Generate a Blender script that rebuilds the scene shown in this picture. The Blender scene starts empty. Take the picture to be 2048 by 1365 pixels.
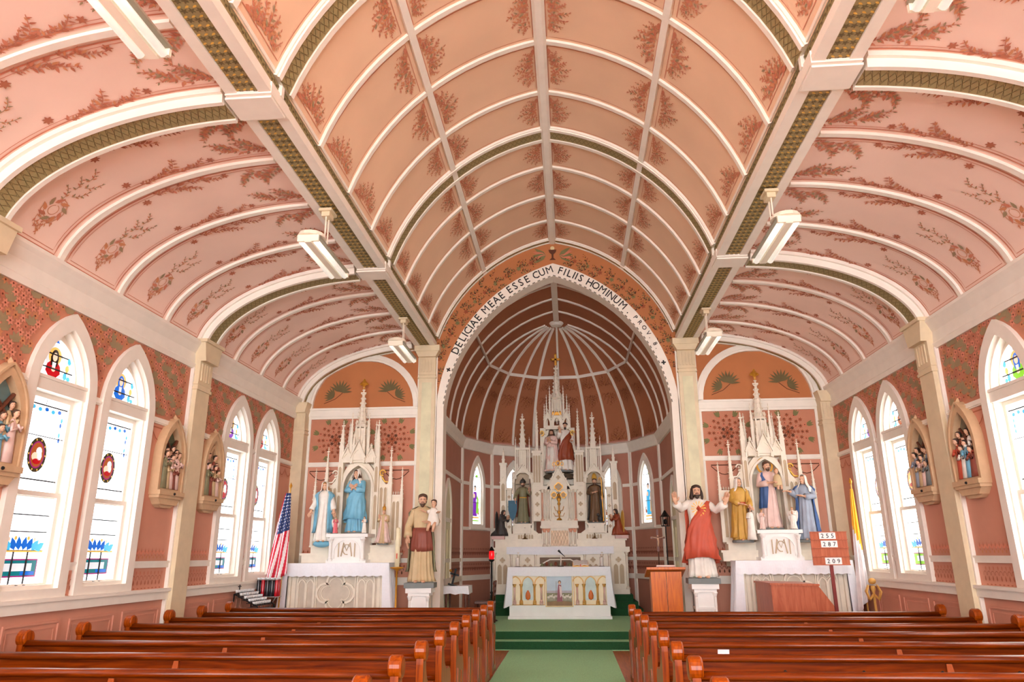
import bpy, math, random
from mathutils import Vector, Matrix
from mathutils.geometry import tessellate_polygon
random.seed(7)
PI = math.pi
SC = bpy.context.scene
COL = SC.collection
# ------------------------------------------------------------------ camera
def cam_axes(p, y, r):
    f = Vector((-math.sin(y)*math.cos(p), math.cos(y)*math.cos(p), math.sin(p)))
    r0 = Vector((math.cos(y), math.sin(y), 0)); u0 = r0.cross(f)
    return math.cos(r)*r0+math.sin(r)*u0, -math.sin(r)*r0+math.cos(r)*u0, f
cr_, cu_, cf_ = cam_axes(.2892, .0767, -.0069)
cd = bpy.data.cameras.new('camera'); cam = bpy.data.objects.new('camera', cd); COL.objects.link(cam)
cam.matrix_world = Matrix(((cr_.x, cu_.x, -cf_.x, .2133), (cr_.y, cu_.y, -cf_.y, 0), (cr_.z, cu_.z, -cf_.z, 1.6657), (0, 0, 0, 1)))
cd.sensor_width = 36; cd.lens = 1438.74/2048*36; cd.clip_start = .05; cd.clip_end = 200
SC.camera = cam
# ------------------------------------------------------------------ daylight and exposure
wd = bpy.data.worlds.new('sky'); SC.world = wd; wd.use_nodes = True
wb = wd.node_tree.nodes['Background']; wb.inputs[0].default_value = (.93, .97, 1.0, 1); wb.inputs[1].default_value = 7.5
GLASS_LIGHT = 2.8
TUBE_LIGHT = .4
vs = SC.view_settings; vs.view_transform = 'Standard'; vs.look = 'None'; vs.gamma = 1; vs.exposure = 0.64; vs.use_curve_mapping = False
SC.cycles.max_bounces = 6; SC.cycles.diffuse_bounces = 5; SC.cycles.glossy_bounces = 2; SC.cycles.use_light_tree = False; SC.cycles.use_adaptive_sampling = True; SC.cycles.adaptive_threshold = .04; SC.cycles.caustics_reflective = False; SC.cycles.caustics_refractive = False
# ------------------------------------------------------------------ materials
def lin(c): return tuple(((v/255)/12.92 if v/255 <= .04045 else ((v/255+.055)/1.055)**2.4) for v in c)
MATS = {}
def M(name, col, rough=.6, metal=0., var=.10, scale=6., bump=0., coat=0., detail=4, stretch=None):
    if name in MATS: return MATS[name]
    m = bpy.data.materials.new(name); m.use_nodes = True; nt = m.node_tree; b = nt.nodes['Principled BSDF']
    c = lin(col); tc = nt.nodes.new('ShaderNodeTexCoord'); n = nt.nodes.new('ShaderNodeTexNoise')
    n.inputs['Scale'].default_value = scale; n.inputs['Detail'].default_value = detail
    if stretch:
        mp = nt.nodes.new('ShaderNodeMapping'); mp.inputs['Scale'].default_value = stretch
        nt.links.new(tc.outputs['Object'], mp.inputs['Vector']); nt.links.new(mp.outputs[0], n.inputs['Vector'])
    else: nt.links.new(tc.outputs['Object'], n.inputs['Vector'])
    r = nt.nodes.new('ShaderNodeValToRGB'); r.color_ramp.elements[0].position = .3; r.color_ramp.elements[1].position = .7
    r.color_ramp.elements[0].color = (*[v*(1-var) for v in c], 1); r.color_ramp.elements[1].color = (*[min(1, v*(1+var)) for v in c], 1)
    nt.links.new(n.outputs['Fac'], r.inputs['Fac']); nt.links.new(r.outputs[0], b.inputs['Base Color'])
    b.inputs['Roughness'].default_value = rough; b.inputs['Metallic'].default_value = metal
    if coat: b.inputs['Coat Weight'].default_value = coat; b.inputs['Coat Roughness'].default_value = .12
    if bump:
        bp = nt.nodes.new('ShaderNodeBump'); bp.inputs['Strength'].default_value = bump; bp.inputs['Distance'].default_value = .01
        nt.links.new(n.outputs['Fac'], bp.inputs['Height']); nt.links.new(bp.outputs[0], b.inputs['Normal'])
    MATS[name] = m; return m
def EM(name, col, st, lit=False):
    if name in MATS: return MATS[name]
    m = bpy.data.materials.new(name); m.use_nodes = True; nt = m.node_tree; b = nt.nodes['Principled BSDF']
    c = lin(col); tc = nt.nodes.new('ShaderNodeTexCoord'); n = nt.nodes.new('ShaderNodeTexNoise'); n.inputs['Scale'].default_value = 9.
    nt.links.new(tc.outputs['Object'], n.inputs['Vector'])
    r = nt.nodes.new('ShaderNodeValToRGB'); r.color_ramp.elements[0].color = (*[v*.82 for v in c], 1); r.color_ramp.elements[1].color = (*c, 1)
    nt.links.new(n.outputs['Fac'], r.inputs['Fac']); nt.links.new(r.outputs[0], b.inputs['Emission Color']); nt.links.new(r.outputs[0], b.inputs['Base Color'])
    if not lit: m.cycles.emission_sampling = 'NONE'
    b.inputs['Emission Strength'].default_value = st; b.inputs['Roughness'].default_value = .15
    MATS[name] = m; return m
WHITE = M('cream_white_paint', (238, 231, 219), .5, var=.03)
PINK = M('salmon_wall_paint', (208, 146, 122), .75, var=.05, scale=2.5)
DAMK = M('terracotta_wall_paint', (194, 130, 102), .75, var=.07, scale=3)
ORNG = M('orange_wall_paint', (188, 118, 70), .75, var=.06, scale=2)
AISLE = M('rose_ceiling_paint', (240, 208, 192), .8, var=.05, scale=1.2)
NAVE = M('apricot_ceiling_paint', (234, 196, 164), .8, var=.05, scale=1.2)
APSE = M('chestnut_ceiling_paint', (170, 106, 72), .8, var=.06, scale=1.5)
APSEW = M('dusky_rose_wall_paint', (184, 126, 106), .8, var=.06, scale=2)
BEIGE = M('stone_beige_paint', (220, 202, 168), .55, var=.07, scale=5)
PALEG = M('pale_green_marbled_paint', (218, 212, 176), .55, var=.10, scale=4)
OLIVE = M('olive_band_paint', (158, 142, 96), .7, var=.08)
OLDK = M('dark_olive_stencil', (104, 90, 52), .7)
P_RED = M('red_brown_stencil', (200, 126, 98), .8)
P_DRK = M('dark_brown_stencil', (176, 106, 78), .8)
P_ORG = M('ochre_stencil', (204, 138, 96), .8)
P_GRN = M('grey_green_stencil', (158, 138, 104), .8)
P_PNK = M('rose_stencil', (222, 146, 120), .8)
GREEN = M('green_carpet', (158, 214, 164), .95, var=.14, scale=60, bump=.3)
GREEN_SHADE = M('shaded_green_carpet', (30, 78, 44), .95, var=.2, scale=60, bump=.3)  # same green carpet with shade put into the colour
STONE = M('ivory_altar_paint', (236, 226, 208), .5, var=.05, scale=8)
SHADE = M('taupe_paint_and_shade', (190, 168, 138), .6, var=.06)  # taupe paint; in altar recesses the colour stands in for shade
MARB = M('white_marble_paint', (240, 238, 234), .35, var=.03, scale=5)
LINEN = M('white_linen', (240, 242, 248), .85, var=.02, scale=30, bump=.1)
GOLD = M('gilt', (206, 146, 48), .42, .45, var=.1)
GILT = M('gold_paint', (224, 178, 74), .45, .2, var=.1)
BLACK = M('black_metal', (28, 26, 26), .4, .5)
DARKW = M('dark_brown_wood', (92, 48, 30), .4, var=.2, scale=4, stretch=(1, 1, 12))
def wood(name, c1, c2, rough, stretch, coat=.1):
    m = M(name, c1, rough, var=.0, coat=coat); nt = m.node_tree; b = nt.nodes['Principled BSDF']
    tc = nt.nodes.new('ShaderNodeTexCoord'); mp = nt.nodes.new('ShaderNodeMapping'); mp.inputs['Scale'].default_value = stretch
    nz = nt.nodes.new('ShaderNodeTexNoise'); nz.inputs['Scale'].default_value = 3.; nz.inputs['Detail'].default_value = 8; nz.inputs['Distortion'].default_value = 1.2
    r = nt.nodes.new('ShaderNodeValToRGB'); r.color_ramp.elements[0].position = .32; r.color_ramp.elements[1].position = .68
    r.color_ramp.elements[0].color = (*lin(c2), 1); r.color_ramp.elements[1].color = (*lin(c1), 1)
    nt.links.new(tc.outputs['Object'], mp.inputs[0]); nt.links.new(mp.outputs[0], nz.inputs['Vector']); nt.links.new(nz.outputs['Fac'], r.inputs[0]); nt.links.new(r.outputs[0], b.inputs['Base Color'])
    b.inputs['Specular IOR Level'].default_value = .32
    return m
PEW = wood('varnished_pew_wood', (136, 55, 1), (84, 25, 0), .28, (.6, 9, 9))
PEWV = wood('varnished_upright_wood', (172, 78, 3), (116, 41, 1), .3, (9, 9, .6))
OAK = wood('golden_oak', (226, 120, 14), (196, 90, 6), .38, (9, 9, .7))
FLOORW = wood('floor_boards', (190, 100, 46), (150, 72, 28), .35, (9, .5, 9))
SALMW = wood('reddish_wood', (196, 110, 76), (170, 84, 54), .4, (8, 8, .8))
# ------------------------------------------------------------------ mesh building
class MB:
    def __init__(s): s.v = []; s.f = []; s.m = []; s.X = None
    def add(s, vs, fs, m=0):
        o = len(s.v)
        if s.X is not None: vs = [s.X @ Vector(p) for p in vs]
        s.v += [tuple(p) for p in vs]
        for q in fs: s.f.append(tuple(i+o for i in q)); s.m.append(m)
        return s
    def box(s, x0, x1, y0, y1, z0, z1, m=0):
        return s.add([(x, y, z) for z in (z0, z1) for y in (y0, y1) for x in (x0, x1)],
                     [(0, 2, 3, 1), (4, 5, 7, 6), (0, 1, 5, 4), (2, 6, 7, 3), (0, 4, 6, 2), (1, 3, 7, 5)], m)
    def cbox(s, x, y, z, dx, dy, dz, m=0): return s.box(x-dx/2, x+dx/2, y-dy/2, y+dy/2, z, z+dz, m)
    def prism(s, poly, y0, y1, m=0, holes=()):
        # poly in (x,z), extruded along y
        loops = [list(poly)]+[list(h) for h in holes]
        tris = tessellate_polygon([[Vector((a, b, 0)) for a, b in L] for L in loops])
        fl = [p for L in loops for p in L]; n = len(fl)
        vs = [(a, y0, b) for a, b in fl]+[(a, y1, b) for a, b in fl]
        fs = [t for t in tris]+[tuple(i+n for i in reversed(t)) for t in tris]
        o = 0
        for L in loops:
            k = len(L)
            for i in range(k): fs.append((o+i, o+(i+1) % k, n+o+(i+1) % k, n+o+i))
            o += k
        return s.add(vs, fs, m)
    def flat(s, poly, y=0, m=0, holes=()):
        loops = [list(poly)]+[list(h) for h in holes]
        tris = tessellate_polygon([[Vector((a, b, 0)) for a, b in L] for L in loops])
        return s.add([(a, y, b) for L in loops for a, b in L], tris, m)
    def loft(s, rings, cap=True, m=0, closed=True):
        n = len(rings[0]); vs = [p for r in rings for p in r]; fs = []
        for k in range(len(rings)-1):
            for i in range(n if closed else n-1):
                j = (i+1) % n; fs.append((k*n+i, k*n+j, (k+1)*n+j, (k+1)*n+i))
        if cap and closed: fs.append(tuple(range(n-1, -1, -1))); fs.append(tuple((len(rings)-1)*n+i for i in range(n)))
        return s.add(vs, fs, m)
    def tube(s, path, r, n=6, m=0, flat=1.):
        P = [Vector(p) for p in path]; R = r if isinstance(r, (list, tuple)) else [r]*len(P); rings = []; up = None
        for i, p in enumerate(P):
            t = (P[min(i+1, len(P)-1)]-P[max(i-1, 0)]).normalized()
            if up is None: up = Vector((0, 0, 1)) if abs(t.z) < .9 else Vector((0, 1, 0))
            a = t.cross(up).normalized() if t.cross(up).length > 1e-5 else Vector((1, 0, 0)); b = a.cross(t); up = b
            rings.append([p+a*(R[i]*math.cos(2*PI*k/n))+b*(R[i]*flat*math.sin(2*PI*k/n)) for k in range(n)])
        return s.loft(rings, m=m)
    def lathe(s, prof, c=(0, 0, 0), n=12, m=0, sy=1.):
        return s.loft([[(c[0]+r*math.cos(2*PI*k/n), c[1]+sy*r*math.sin(2*PI*k/n), c[2]+z) for k in range(n)] for r, z in prof], m=m)
    def ball(s, c, rx, ry=None, rz=None, n=10, k=6, m=0):
        ry = rx if ry is None else ry; rz = rx if rz is None else rz
        return s.loft([[(c[0]+rx*math.sin(PI*(j+.02)/(k+.04))*math.cos(2*PI*i/n), c[1]+ry*math.sin(PI*(j+.02)/(k+.04))*math.sin(2*PI*i/n), c[2]-rz*math.cos(PI*(j+.02)/(k+.04))) for i in range(n)] for j in range(k+1)], m=m)
    def strip(s, path, w, y0, y1, m=0, closed=False):
        # flat moulding along an (x,z) path: w wide (centred), from depth y0 to y1
        n = len(path); rings = []
        for i, (x, z) in enumerate(path):
            a = path[i-1] if (i or closed) else path[i]; b = path[(i+1) % n] if (i < n-1 or closed) else path[i]
            dx, dz = b[0]-a[0], b[1]-a[1]; L = math.hypot(dx, dz) or 1; nx, nz = -dz/L*w/2, dx/L*w/2
            rings.append([(x-nx, y0, z-nz), (x+nx, y0, z+nz), (x+nx, y1, z+nz), (x-nx, y1, z-nz)])
        if closed: rings.append(rings[0])
        return s.loft(rings, cap=not closed, m=m)
    def build(s, name, mats, parent=None, smooth=False, X=None):
        me = bpy.data.meshes.new(name); me.from_pydata(s.v, [], s.f)
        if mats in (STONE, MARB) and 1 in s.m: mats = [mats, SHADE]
        mats = mats if isinstance(mats, (list, tuple)) else [mats]
        for m in mats: me.materials.append(m)
        if len(mats) > 1: me.polygons.foreach_set('material_index', s.m)
        if smooth: me.polygons.foreach_set('use_smooth', [True]*len(me.polygons))
        me.update()
        o = bpy.data.objects.new(name, me); COL.objects.link(o)
        if parent: o.parent = parent
        if X is not None: o.matrix_world = X
        return o
def lab(o, label, cat=None, group=None, kind=None):
    o['label'] = label
    if cat: o['category'] = cat
    if group: o['group'] = group
    if kind: o['kind'] = kind
    return o
def thing(name, label, cat, X=None, group=None):
    o = bpy.data.objects.new(name, None); COL.objects.link(o); o.empty_display_size = .1
    if X is not None: o.matrix_world = X if isinstance(X, Matrix) else Matrix.Translation(X)
    return lab(o, label, cat, group)
NS = {}
def struct(name, mb, mats, label, smooth=False, X=None, cat=None):
    o = mb.build(name, mats, smooth=smooth, X=X); return lab(o, label, cat or name.split('_')[0], kind='structure')
TRIM = [0]
def trim(mb, mats, label, smooth=False, X=None, group=None):
    TRIM[0] += 1; o = mb.build('trim_%d' % TRIM[0], mats, smooth=smooth, X=X); o['kind'] = 'structure'; o['label'] = label; o['category'] = 'trim'
    if group: o['group'] = group
    return o
def copy_tree(o, parent=None):
    c = o.copy(); COL.objects.link(c)
    if parent is not None: c.parent = parent; c.matrix_parent_inverse = o.matrix_parent_inverse
    for ch in [q for q in o.children]: copy_tree(ch, c)
    return c
def wallM(o, f):
    f = Vector(f).normalized(); r = f.cross(Vector((0, 0, 1)))
    return Matrix(((r.x, f.x, 0, o[0]), (r.y, f.y, 0, o[1]), (r.z, f.z, 1, o[2]), (0, 0, 0, 1)))
def parch(hw, z0, zs, za, n=8, cx=0):
    # pointed arch outline, anticlockwise from bottom right
    h = za-zs; R = (hw*hw+h*h)/(2*hw); a1 = math.atan2(h, R-hw)
    rt = [(cx+hw-R+R*math.cos(a1*i/n), zs+R*math.sin(a1*i/n)) for i in range(n+1)]
    lt = [(2*cx-x, z) for x, z in reversed(rt[:-1])]
    return ([(cx+hw, z0)] if z0 < zs else [])+rt+lt+([(cx-hw, z0)] if z0 < zs else [])
def circ3(p, q, r):
    ax, ay = p; bx, by = q; cx, cy = r; d = 2*(ax*(by-cy)+bx*(cy-ay)+cx*(ay-by))
    ux = ((ax*ax+ay*ay)*(by-cy)+(bx*bx+by*by)*(cy-ay)+(cx*cx+cy*cy)*(ay-by))/d
    uy = ((ax*ax+ay*ay)*(cx-bx)+(bx*bx+by*by)*(ax-cx)+(cx*cx+cy*cy)*(bx-ax))/d
    return ux, uy, math.hypot(ax-ux, ay-uy)
def arc3(p, q, r, n):
    ux, uy, R = circ3(p, q, r); a0 = math.atan2(p[1]-uy, p[0]-ux); a1 = math.atan2(r[1]-uy, r[0]-ux)
    return [(ux+R*math.cos(a0+(a1-a0)*i/n), uy+R*math.sin(a0+(a1-a0)*i/n)) for i in range(n+1)]
def inset_path(path, d):
    out = []; n = len(path)
    for i, (x, z) in enumerate(path):
        a = path[max(i-1, 0)]; b = path[min(i+1, n-1)]; dx, dz = b[0]-a[0], b[1]-a[1]; L = math.hypot(dx, dz) or 1
        out.append((x-dz/L*d, z+dx/L*d))
    return out
# flat stencil painting: leaves laid out in (a,b) and mapped to a surface by S(a,b)
LK = [0]
def lifted(S, p):
    # successive brush strokes lie a hair above one another
    LK[0] = (LK[0]+1) % 60; e = .00012*LK[0]; p = Vector(p); c = getattr(S, 'c', None)
    return p+Vector((0, -e, 0)) if c is None else p+(Vector((0, p.y if c[1] is None else c[1], c[2]))-p).normalized()*e
def leaf(mb, S, a, b, ang, L, w, m):
    c, s = math.cos(ang), math.sin(ang); pts = [(0, 0), (.3*L, w*.5), (.65*L, w*.38), (L, 0), (.65*L, -w*.38), (.3*L, -w*.5)]
    k0 = LK[0]; out = []
    for x, y in pts: LK[0] = k0; out.append(lifted(S, S(a+x*c-y*s, b+x*s+y*c)))
    mb.add(out, [(0, 1, 2, 3, 4, 5)], m)
def pline(mb, S, pts, w, m, closed=False):
    n = len(pts); L = []; 
    for i, (x, y) in enumerate(pts):
        p = pts[i-1] if (i or closed) else pts[i]; q = pts[(i+1) % n] if (i < n-1 or closed) else pts[i]
        dx, dy = q[0]-p[0], q[1]-p[1]; d = math.hypot(dx, dy) or 1
        L.append((S(x-dy/d*w/2, y+dx/d*w/2), S(x+dy/d*w/2, y-dx/d*w/2)))
    if closed: L.append(L[0])
    mb.add([p for q in L for p in q], [(2*i, 2*i+1, 2*i+3, 2*i+2) for i in range(len(L)-1)], m)
def flower(mb, S, a, b, r, n, m, m2=None):
    for k in range(n): leaf(mb, S, a, b, 2*PI*k/n+.3, r, r*.5, m)
    if m2 is not None: leaf(mb, S, a-r*.3, b, 0, r*.6, r*.6, m2)
def sprig(mb, S, a, b, ang, L, rnd, w=.5, n=12, ms=(0, 1, 2)):
    c, s = math.cos(ang), math.sin(ang); pts = []
    for i in range(7):
        t = i/6; y = .12*L*math.sin(t*PI*1.3); pts.append((a+t*L*c-y*s, b+t*L*s+y*c))
    pline(mb, S, pts, .007, ms[0])
    for i in range(n):
        t = .06+.92*i/n; k = t*6; j = min(5, int(k)); f = k-j
        x = pts[j][0]*(1-f)+pts[j+1][0]*f; y = pts[j][1]*(1-f)+pts[j+1][1]*f
        sg = 1 if i % 2 else -1; l = L*(.20+.12*rnd.random())*(1.2-t*.6)*w*2
        leaf(mb, S, x, y, ang+sg*(.7+.5*rnd.random()), l, l*.36, ms[i % len(ms)])
        if i % 3 == 0: leaf(mb, S, x, y, ang+sg*(1.5+.4*rnd.random()), l*.6, l*.26, ms[(i+1) % len(ms)])
# ================================================================== THE SHELL
YB, YF, W = -7.0, 14.25, 5.283
BAY = [1.46, 5.77, 10.08]
WINU = [c+d for c in (-.69, 3.55, 7.86, 12.17) for d in (-.61, .61)]
NP = arc3((2.45, 6.02), (1.42, 7.5), (0, 8.14), 16)
NAVEP = [(-x, z) for x, z in NP]+[(x, z) for x, z in reversed(NP[:-1])]
def aislep(sg, n=18): return [(sg*(2.75+2.53*math.cos(.077+(PI/2-.077)*i/n)), 4.6+1.3*math.sin(.077+(PI/2-.077)*i/n)) for i in range(n+1)]+[(sg*2.5, 5.9)]
CP = arc3((2.47, 4.42), (1.78, 6.38), (0, 7.5), 14)
CHANP = [(-x, z) for x, z in CP]+[(x, z) for x, z in reversed(CP[:-1])]
def sheet(path, y0, y1, ny=1):
    mb = MB(); n = len(path)
    mb.add([(x, y0+(y1-y0)*j/ny, z) for j in range(ny+1) for x, z in path], [(j*n+i, j*n+i+1, (j+1)*n+i+1, (j+1)*n+i) for j in range(ny) for i in range(n-1)]); return mb
def ribmb(path, y0, y1, d, mb=None, m=0, inward=1, lift=0.):
    # band under a vault: follows an (x,z) path, sticks out d towards the room
    mb = mb or MB(); q = inset_path(path, -(d+lift)*inward); p = inset_path(path, -lift*inward) if lift else path
    mb.loft([[(a[0], y0, a[1]), (a[0], y1, a[1]), (b[0], y1, b[1]), (b[0], y0, b[1])] for a, b in zip(p, q)], m=m); return mb
def resample(path, n):
    d = [0]
    for a, b in zip(path, path[1:]): d.append(d[-1]+math.hypot(b[0]-a[0], b[1]-a[1]))
    out = []
    for k in range(n+1):
        t = d[-1]*k/n; i = max(j for j in range(len(d)) if d[j] <= t+1e-9); i = min(i, len(path)-2); f = (t-d[i])/(d[i+1]-d[i])
        out.append((path[i][0]*(1-f)+path[i+1][0]*f, path[i][1]*(1-f)+path[i+1][1]*f))
    return out
class Surf:
    # (s, y) on a vault -> 3D, s measured along the profile in metres
    c = (0, None, 3)
    def __init__(s, path, inward, lift=.006):
        s.p = path; s.d = [0]; s.q = inset_path(path, -lift*inward)
        for a, b in zip(path, path[1:]): s.d.append(s.d[-1]+math.hypot(b[0]-a[0], b[1]-a[1]))
        s.L = s.d[-1]
    def __call__(s, t, y):
        t = min(max(t, 0), s.L); i = 0
        while i < len(s.d)-2 and s.d[i+1] < t: i += 1
        f = (t-s.d[i])/(s.d[i+1]-s.d[i]); a, b = s.q[i], s.q[i+1]
        return (a[0]*(1-f)+b[0]*f, y, a[1]*(1-f)+b[1]*f)
rib_ys = sorted(set([round(YF-.06-1.0775*k, 3) for k in range(0, 16)]))
rib_ys = []
for b0, b1 in ((YB, 1.46), (1.46, 5.77), (5.77, 10.08), (10.08, YF)):
    for k in range(1, 4): rib_ys.append(b0+(b1-b0)*k/4)
ORD = ['first', 'second', 'third', 'fourth', 'fifth', 'sixth', 'seventh', 'eighth', 'ninth', 'tenth', 'eleventh', 'twelfth', 'thirteenth']
# floor
fl = MB(); fl.box(-W-.3, W+.3, YB, 21, -.2, 0)
FLOOR = struct('floor', fl, FLOORW, 'varnished wooden floor under the pews')
# nave vault
ceil_n = struct('ceiling', sheet(NAVEP, YB, YF+.05), NAVE, 'apricot painted pointed barrel vault of the nave', smooth=True)
ceil_l = struct('ceiling_left_aisle', sheet(aislep(-1), YB, YF+.05), AISLE, 'rose painted curved ceiling of the left aisle', smooth=True, cat='ceiling')
ceil_r = struct('ceiling_right_aisle', sheet(aislep(1), YB, YF+.05), AISLE, 'rose painted curved ceiling of the right aisle', smooth=True, cat='ceiling')
# stencils on the vaults
rnd = random.Random(3)
edges = [YB]+rib_ys[:3]+[1.46]+rib_ys[3:6]+[5.77]+rib_ys[6:9]+[10.08]+rib_ys[9:12]+[YF]
PAINT = [P_RED, P_DRK, P_ORG, P_GRN]
def wide(y): return .19 if min(abs(y-q) for q in BAY+[YF]) < .01 else .05
for side, ceil in ((-1, ceil_l), (1, ceil_r)):
    path = aislep(side); S = Surf(path, -side); mb = MB(); L = S.L-.28
    for y0, y1 in zip(edges, edges[1:]):
        if y1 < 2: continue
        a0, a1 = y0+wide(y0)+.05, y1-wide(y1)-.05
        for off, wdt in ((0, .016), (.04, .007)):
            lo, hi = a0+off, a1-off; s0, s1 = .10+off, L-.05-off
            pts = [(s0+(s1-s0)*k/26, lo) for k in range(27)]+[(s1+.0, lo+(hi-lo)*k/4) for k in range(1, 4)]+[(s1-(s1-s0)*k/26, hi) for k in range(27)]
            pline(mb, S, pts, wdt, 0, closed=True)
        mid = (a0+a1)/2
        # scroll corner pieces by the beam
        for sg, yy in ((1, a0+.07), (-1, a1-.07)):
            for k in range(8):
                sprig(mb, S, s1-.03-.06*k, yy+sg*.035*(k % 4), PI-sg*(.25+.22*(k % 5)), .27, rnd, .5, 9, (0, 2, 3) if k % 2 else (0, 1, 3))
        # sprigs hanging on both sides of the ribs
        for sg, yy in ((1, a0), (-1, a1)):
            for k in range(5):
                s_ = S.L*(.41+.042*k)
                sprig(mb, S, s_, yy+sg*.015, sg*(.15+.3*(k % 3)), .20+.05*(k % 3), rnd, .5, 10, (0, 1, 2))
            flower(mb, S, S.L*.37, yy+sg*.10, .055, 7, 1); flower(mb, S, S.L*.66, yy+sg*.07, .05, 6, 1)
        # round lily scroll above the cornice
        s_ = .50
        for R in (.15, .11, .06):
            pline(mb, S, [(s_+R*math.cos(k*PI/8), mid+R*.9*math.sin(k*PI/8)) for k in range(13 if R > .1 else 16)], .008, 2)
        for k in range(9): leaf(mb, S, s_+.09*math.cos(k*.7), mid+.08*math.sin(k*.7), k*.7+1.2, .11, .045, (2, 3, 0)[k % 3])
        for k in range(5): sprig(mb, S, s_+.14+.08*k, mid+(.02 if k % 2 else -.03), (.6 if k % 2 else -.5), .2, rnd, .45, 7, (3, 2, 0))
        for k in range(4): sprig(mb, S, s_-.12, mid+(k-1.5)*.07, PI+(k-1.5)*.4, .2, rnd, .4, 6, (2, 0))
    o = mb.build('stencil_painting', PAINT, ceil); o['kind'] = 'stuff'; o['label'] = 'painted leaf sprigs and border lines'
S = Surf(NAVEP, 1); mb = MB()
pur = [0, S.L*.5-1.66, S.L*.5, S.L*.5+1.66, S.L]
for y0, y1 in zip(edges, edges[1:]):
    if y1 < 2: continue
    a0, a1 = y0+wide(y0)+.04, y1-wide(y1)-.04
    for c in range(4):
        s0, s1 = pur[c]+(.12 if c in (0,) else .09), pur[c+1]-(.12 if c == 3 else .09)
        n = 14
        pline(mb, S, [(s0+(s1-s0)*k/n, a0) for k in range(n+1)]+[(s1-(s1-s0)*k/n, a1) for k in range(n+1)], .009, 0, closed=True)
        for e, sg in ((s0, 1), (s1, -1)):
            for k in range(7):
                ang = (0 if sg > 0 else PI)
                yy = a0+(a1-a0)*(.26+.08*k)
                sprig(mb, S, e+sg*.03, yy, ang+(k-3)*.3*sg, .30-.04*abs(k-3), rnd, .5, 11, (2, 0, 3) if k % 2 else (0, 2))
            for k in range(3): sprig(mb, S, e+sg*.05, a0+.10+.05*k, PI/2-sg*.15*k, .25, rnd, .35, 7, (0, 2))
            leaf(mb, S, e+sg*.02, a0+.04, PI/2, .12, .05, 0)
o = mb.build('stencil_painting', PAINT, ceil_n); o['kind'] = 'stuff'; o['label'] = 'painted rust leaf sprays beside the ribs'
# ribs of the nave
def band_pattern(mb, S, s0, s1, y0, y1, step, m, w=.010):
    # interlaced diamonds along a band
    n = max(2, int((s1-s0)/step)); h = (y1-y0)/2; c = (y0+y1)/2
    for ph in (0, 1):
        pline(mb, S, [(s0+(s1-s0)*k/n, c+h*(1 if (k+ph) % 2 else -1)) for k in range(n+1)], w, m)
def vis_nave(): return [y for y in rib_ys if y > 2.2]
NAVE_IN = [p for p in NAVEP if abs(p[0]) < 2.46]
k = 0
for y in sorted(vis_nave(), reverse=True):
    trim(ribmb(NAVEP, y-.035, y+.035, .035), WHITE, 'thin cream rib across the nave vault, %s thin one from the chancel arch' % ORD[k]); k += 1
for i, y in enumerate([14.15, 10.08, 5.77]):
    mb = MB(); hw = .10 if i == 0 else .19
    ribmb(NAVEP, y-hw, y+hw, .035, mb, 0); ribmb(NAVEP, y-hw+.02, y-hw+(.08 if i else .045), .02, mb, 0, lift=.035); ribmb(NAVEP, y+hw-(.07 if i else .035), y+hw, .02, mb, 0, lift=.035)
    SS = Surf(NAVEP, 1, .056)
    o = trim(mb, WHITE, ['cream rib framing the nave vault above the lettered arch', 'wide cream and olive rib across the nave in mid vault', 'wide cream and olive rib across the nave nearest the top of the picture'][i])
    pb = MB(); a, b = (y-.05, y+.06) if i == 0 else (y-.105, y+.115)
    ribmb(NAVEP, a, b, .004, pb, 0, lift=.035); S2 = Surf(NAVEP, 1, .0425)
    if i: band_pattern(pb, S2, 0, S2.L, a+.02, b-.02, .075, 1); band_pattern(pb, S2, 0, S2.L, a+.05, b-.05, .075, 1, .006)
    pb.build('olive_band', [OLIVE, OLDK], o)
mb = MB(); mb.loft([[(-.08, y, 8.16), (.08, y, 8.16), (.08, y, 8.09), (.04, y, 8.06), (-.04, y, 8.06), (-.08, y, 8.09)] for y in (2, YF)])
trim(mb, WHITE, 'long cream ridge beam along the top of the nave vault')
for sg in (-1, 1):
    j = [i for i, p in enumerate(NAVEP) if p[0]*sg > 0]; x = 1.47; z = circ3((2.45, 6.02), (1.42, 7.5), (0, 8.14)); zz = z[1]+math.sqrt(z[2]**2-(x-z[0])**2)
    nx, nz = (x-z[0])/z[2], (zz-z[1])/z[2]; tx, tz = -nz, nx
    c = [(sg*(x+tx*a-nx*d), zz+tz*a-nz*d) for a, d in ((-.045, -.01), (.045, -.01), (.045, .045), (-.045, .045))]
    mb = MB(); mb.loft([[(p[0], y, p[1]) for p in c] for y in (2, YF)])
    trim(mb, WHITE, 'slim cream purlin running along the %s slope of the nave vault' % ('left' if sg < 0 else 'right'))
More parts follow.
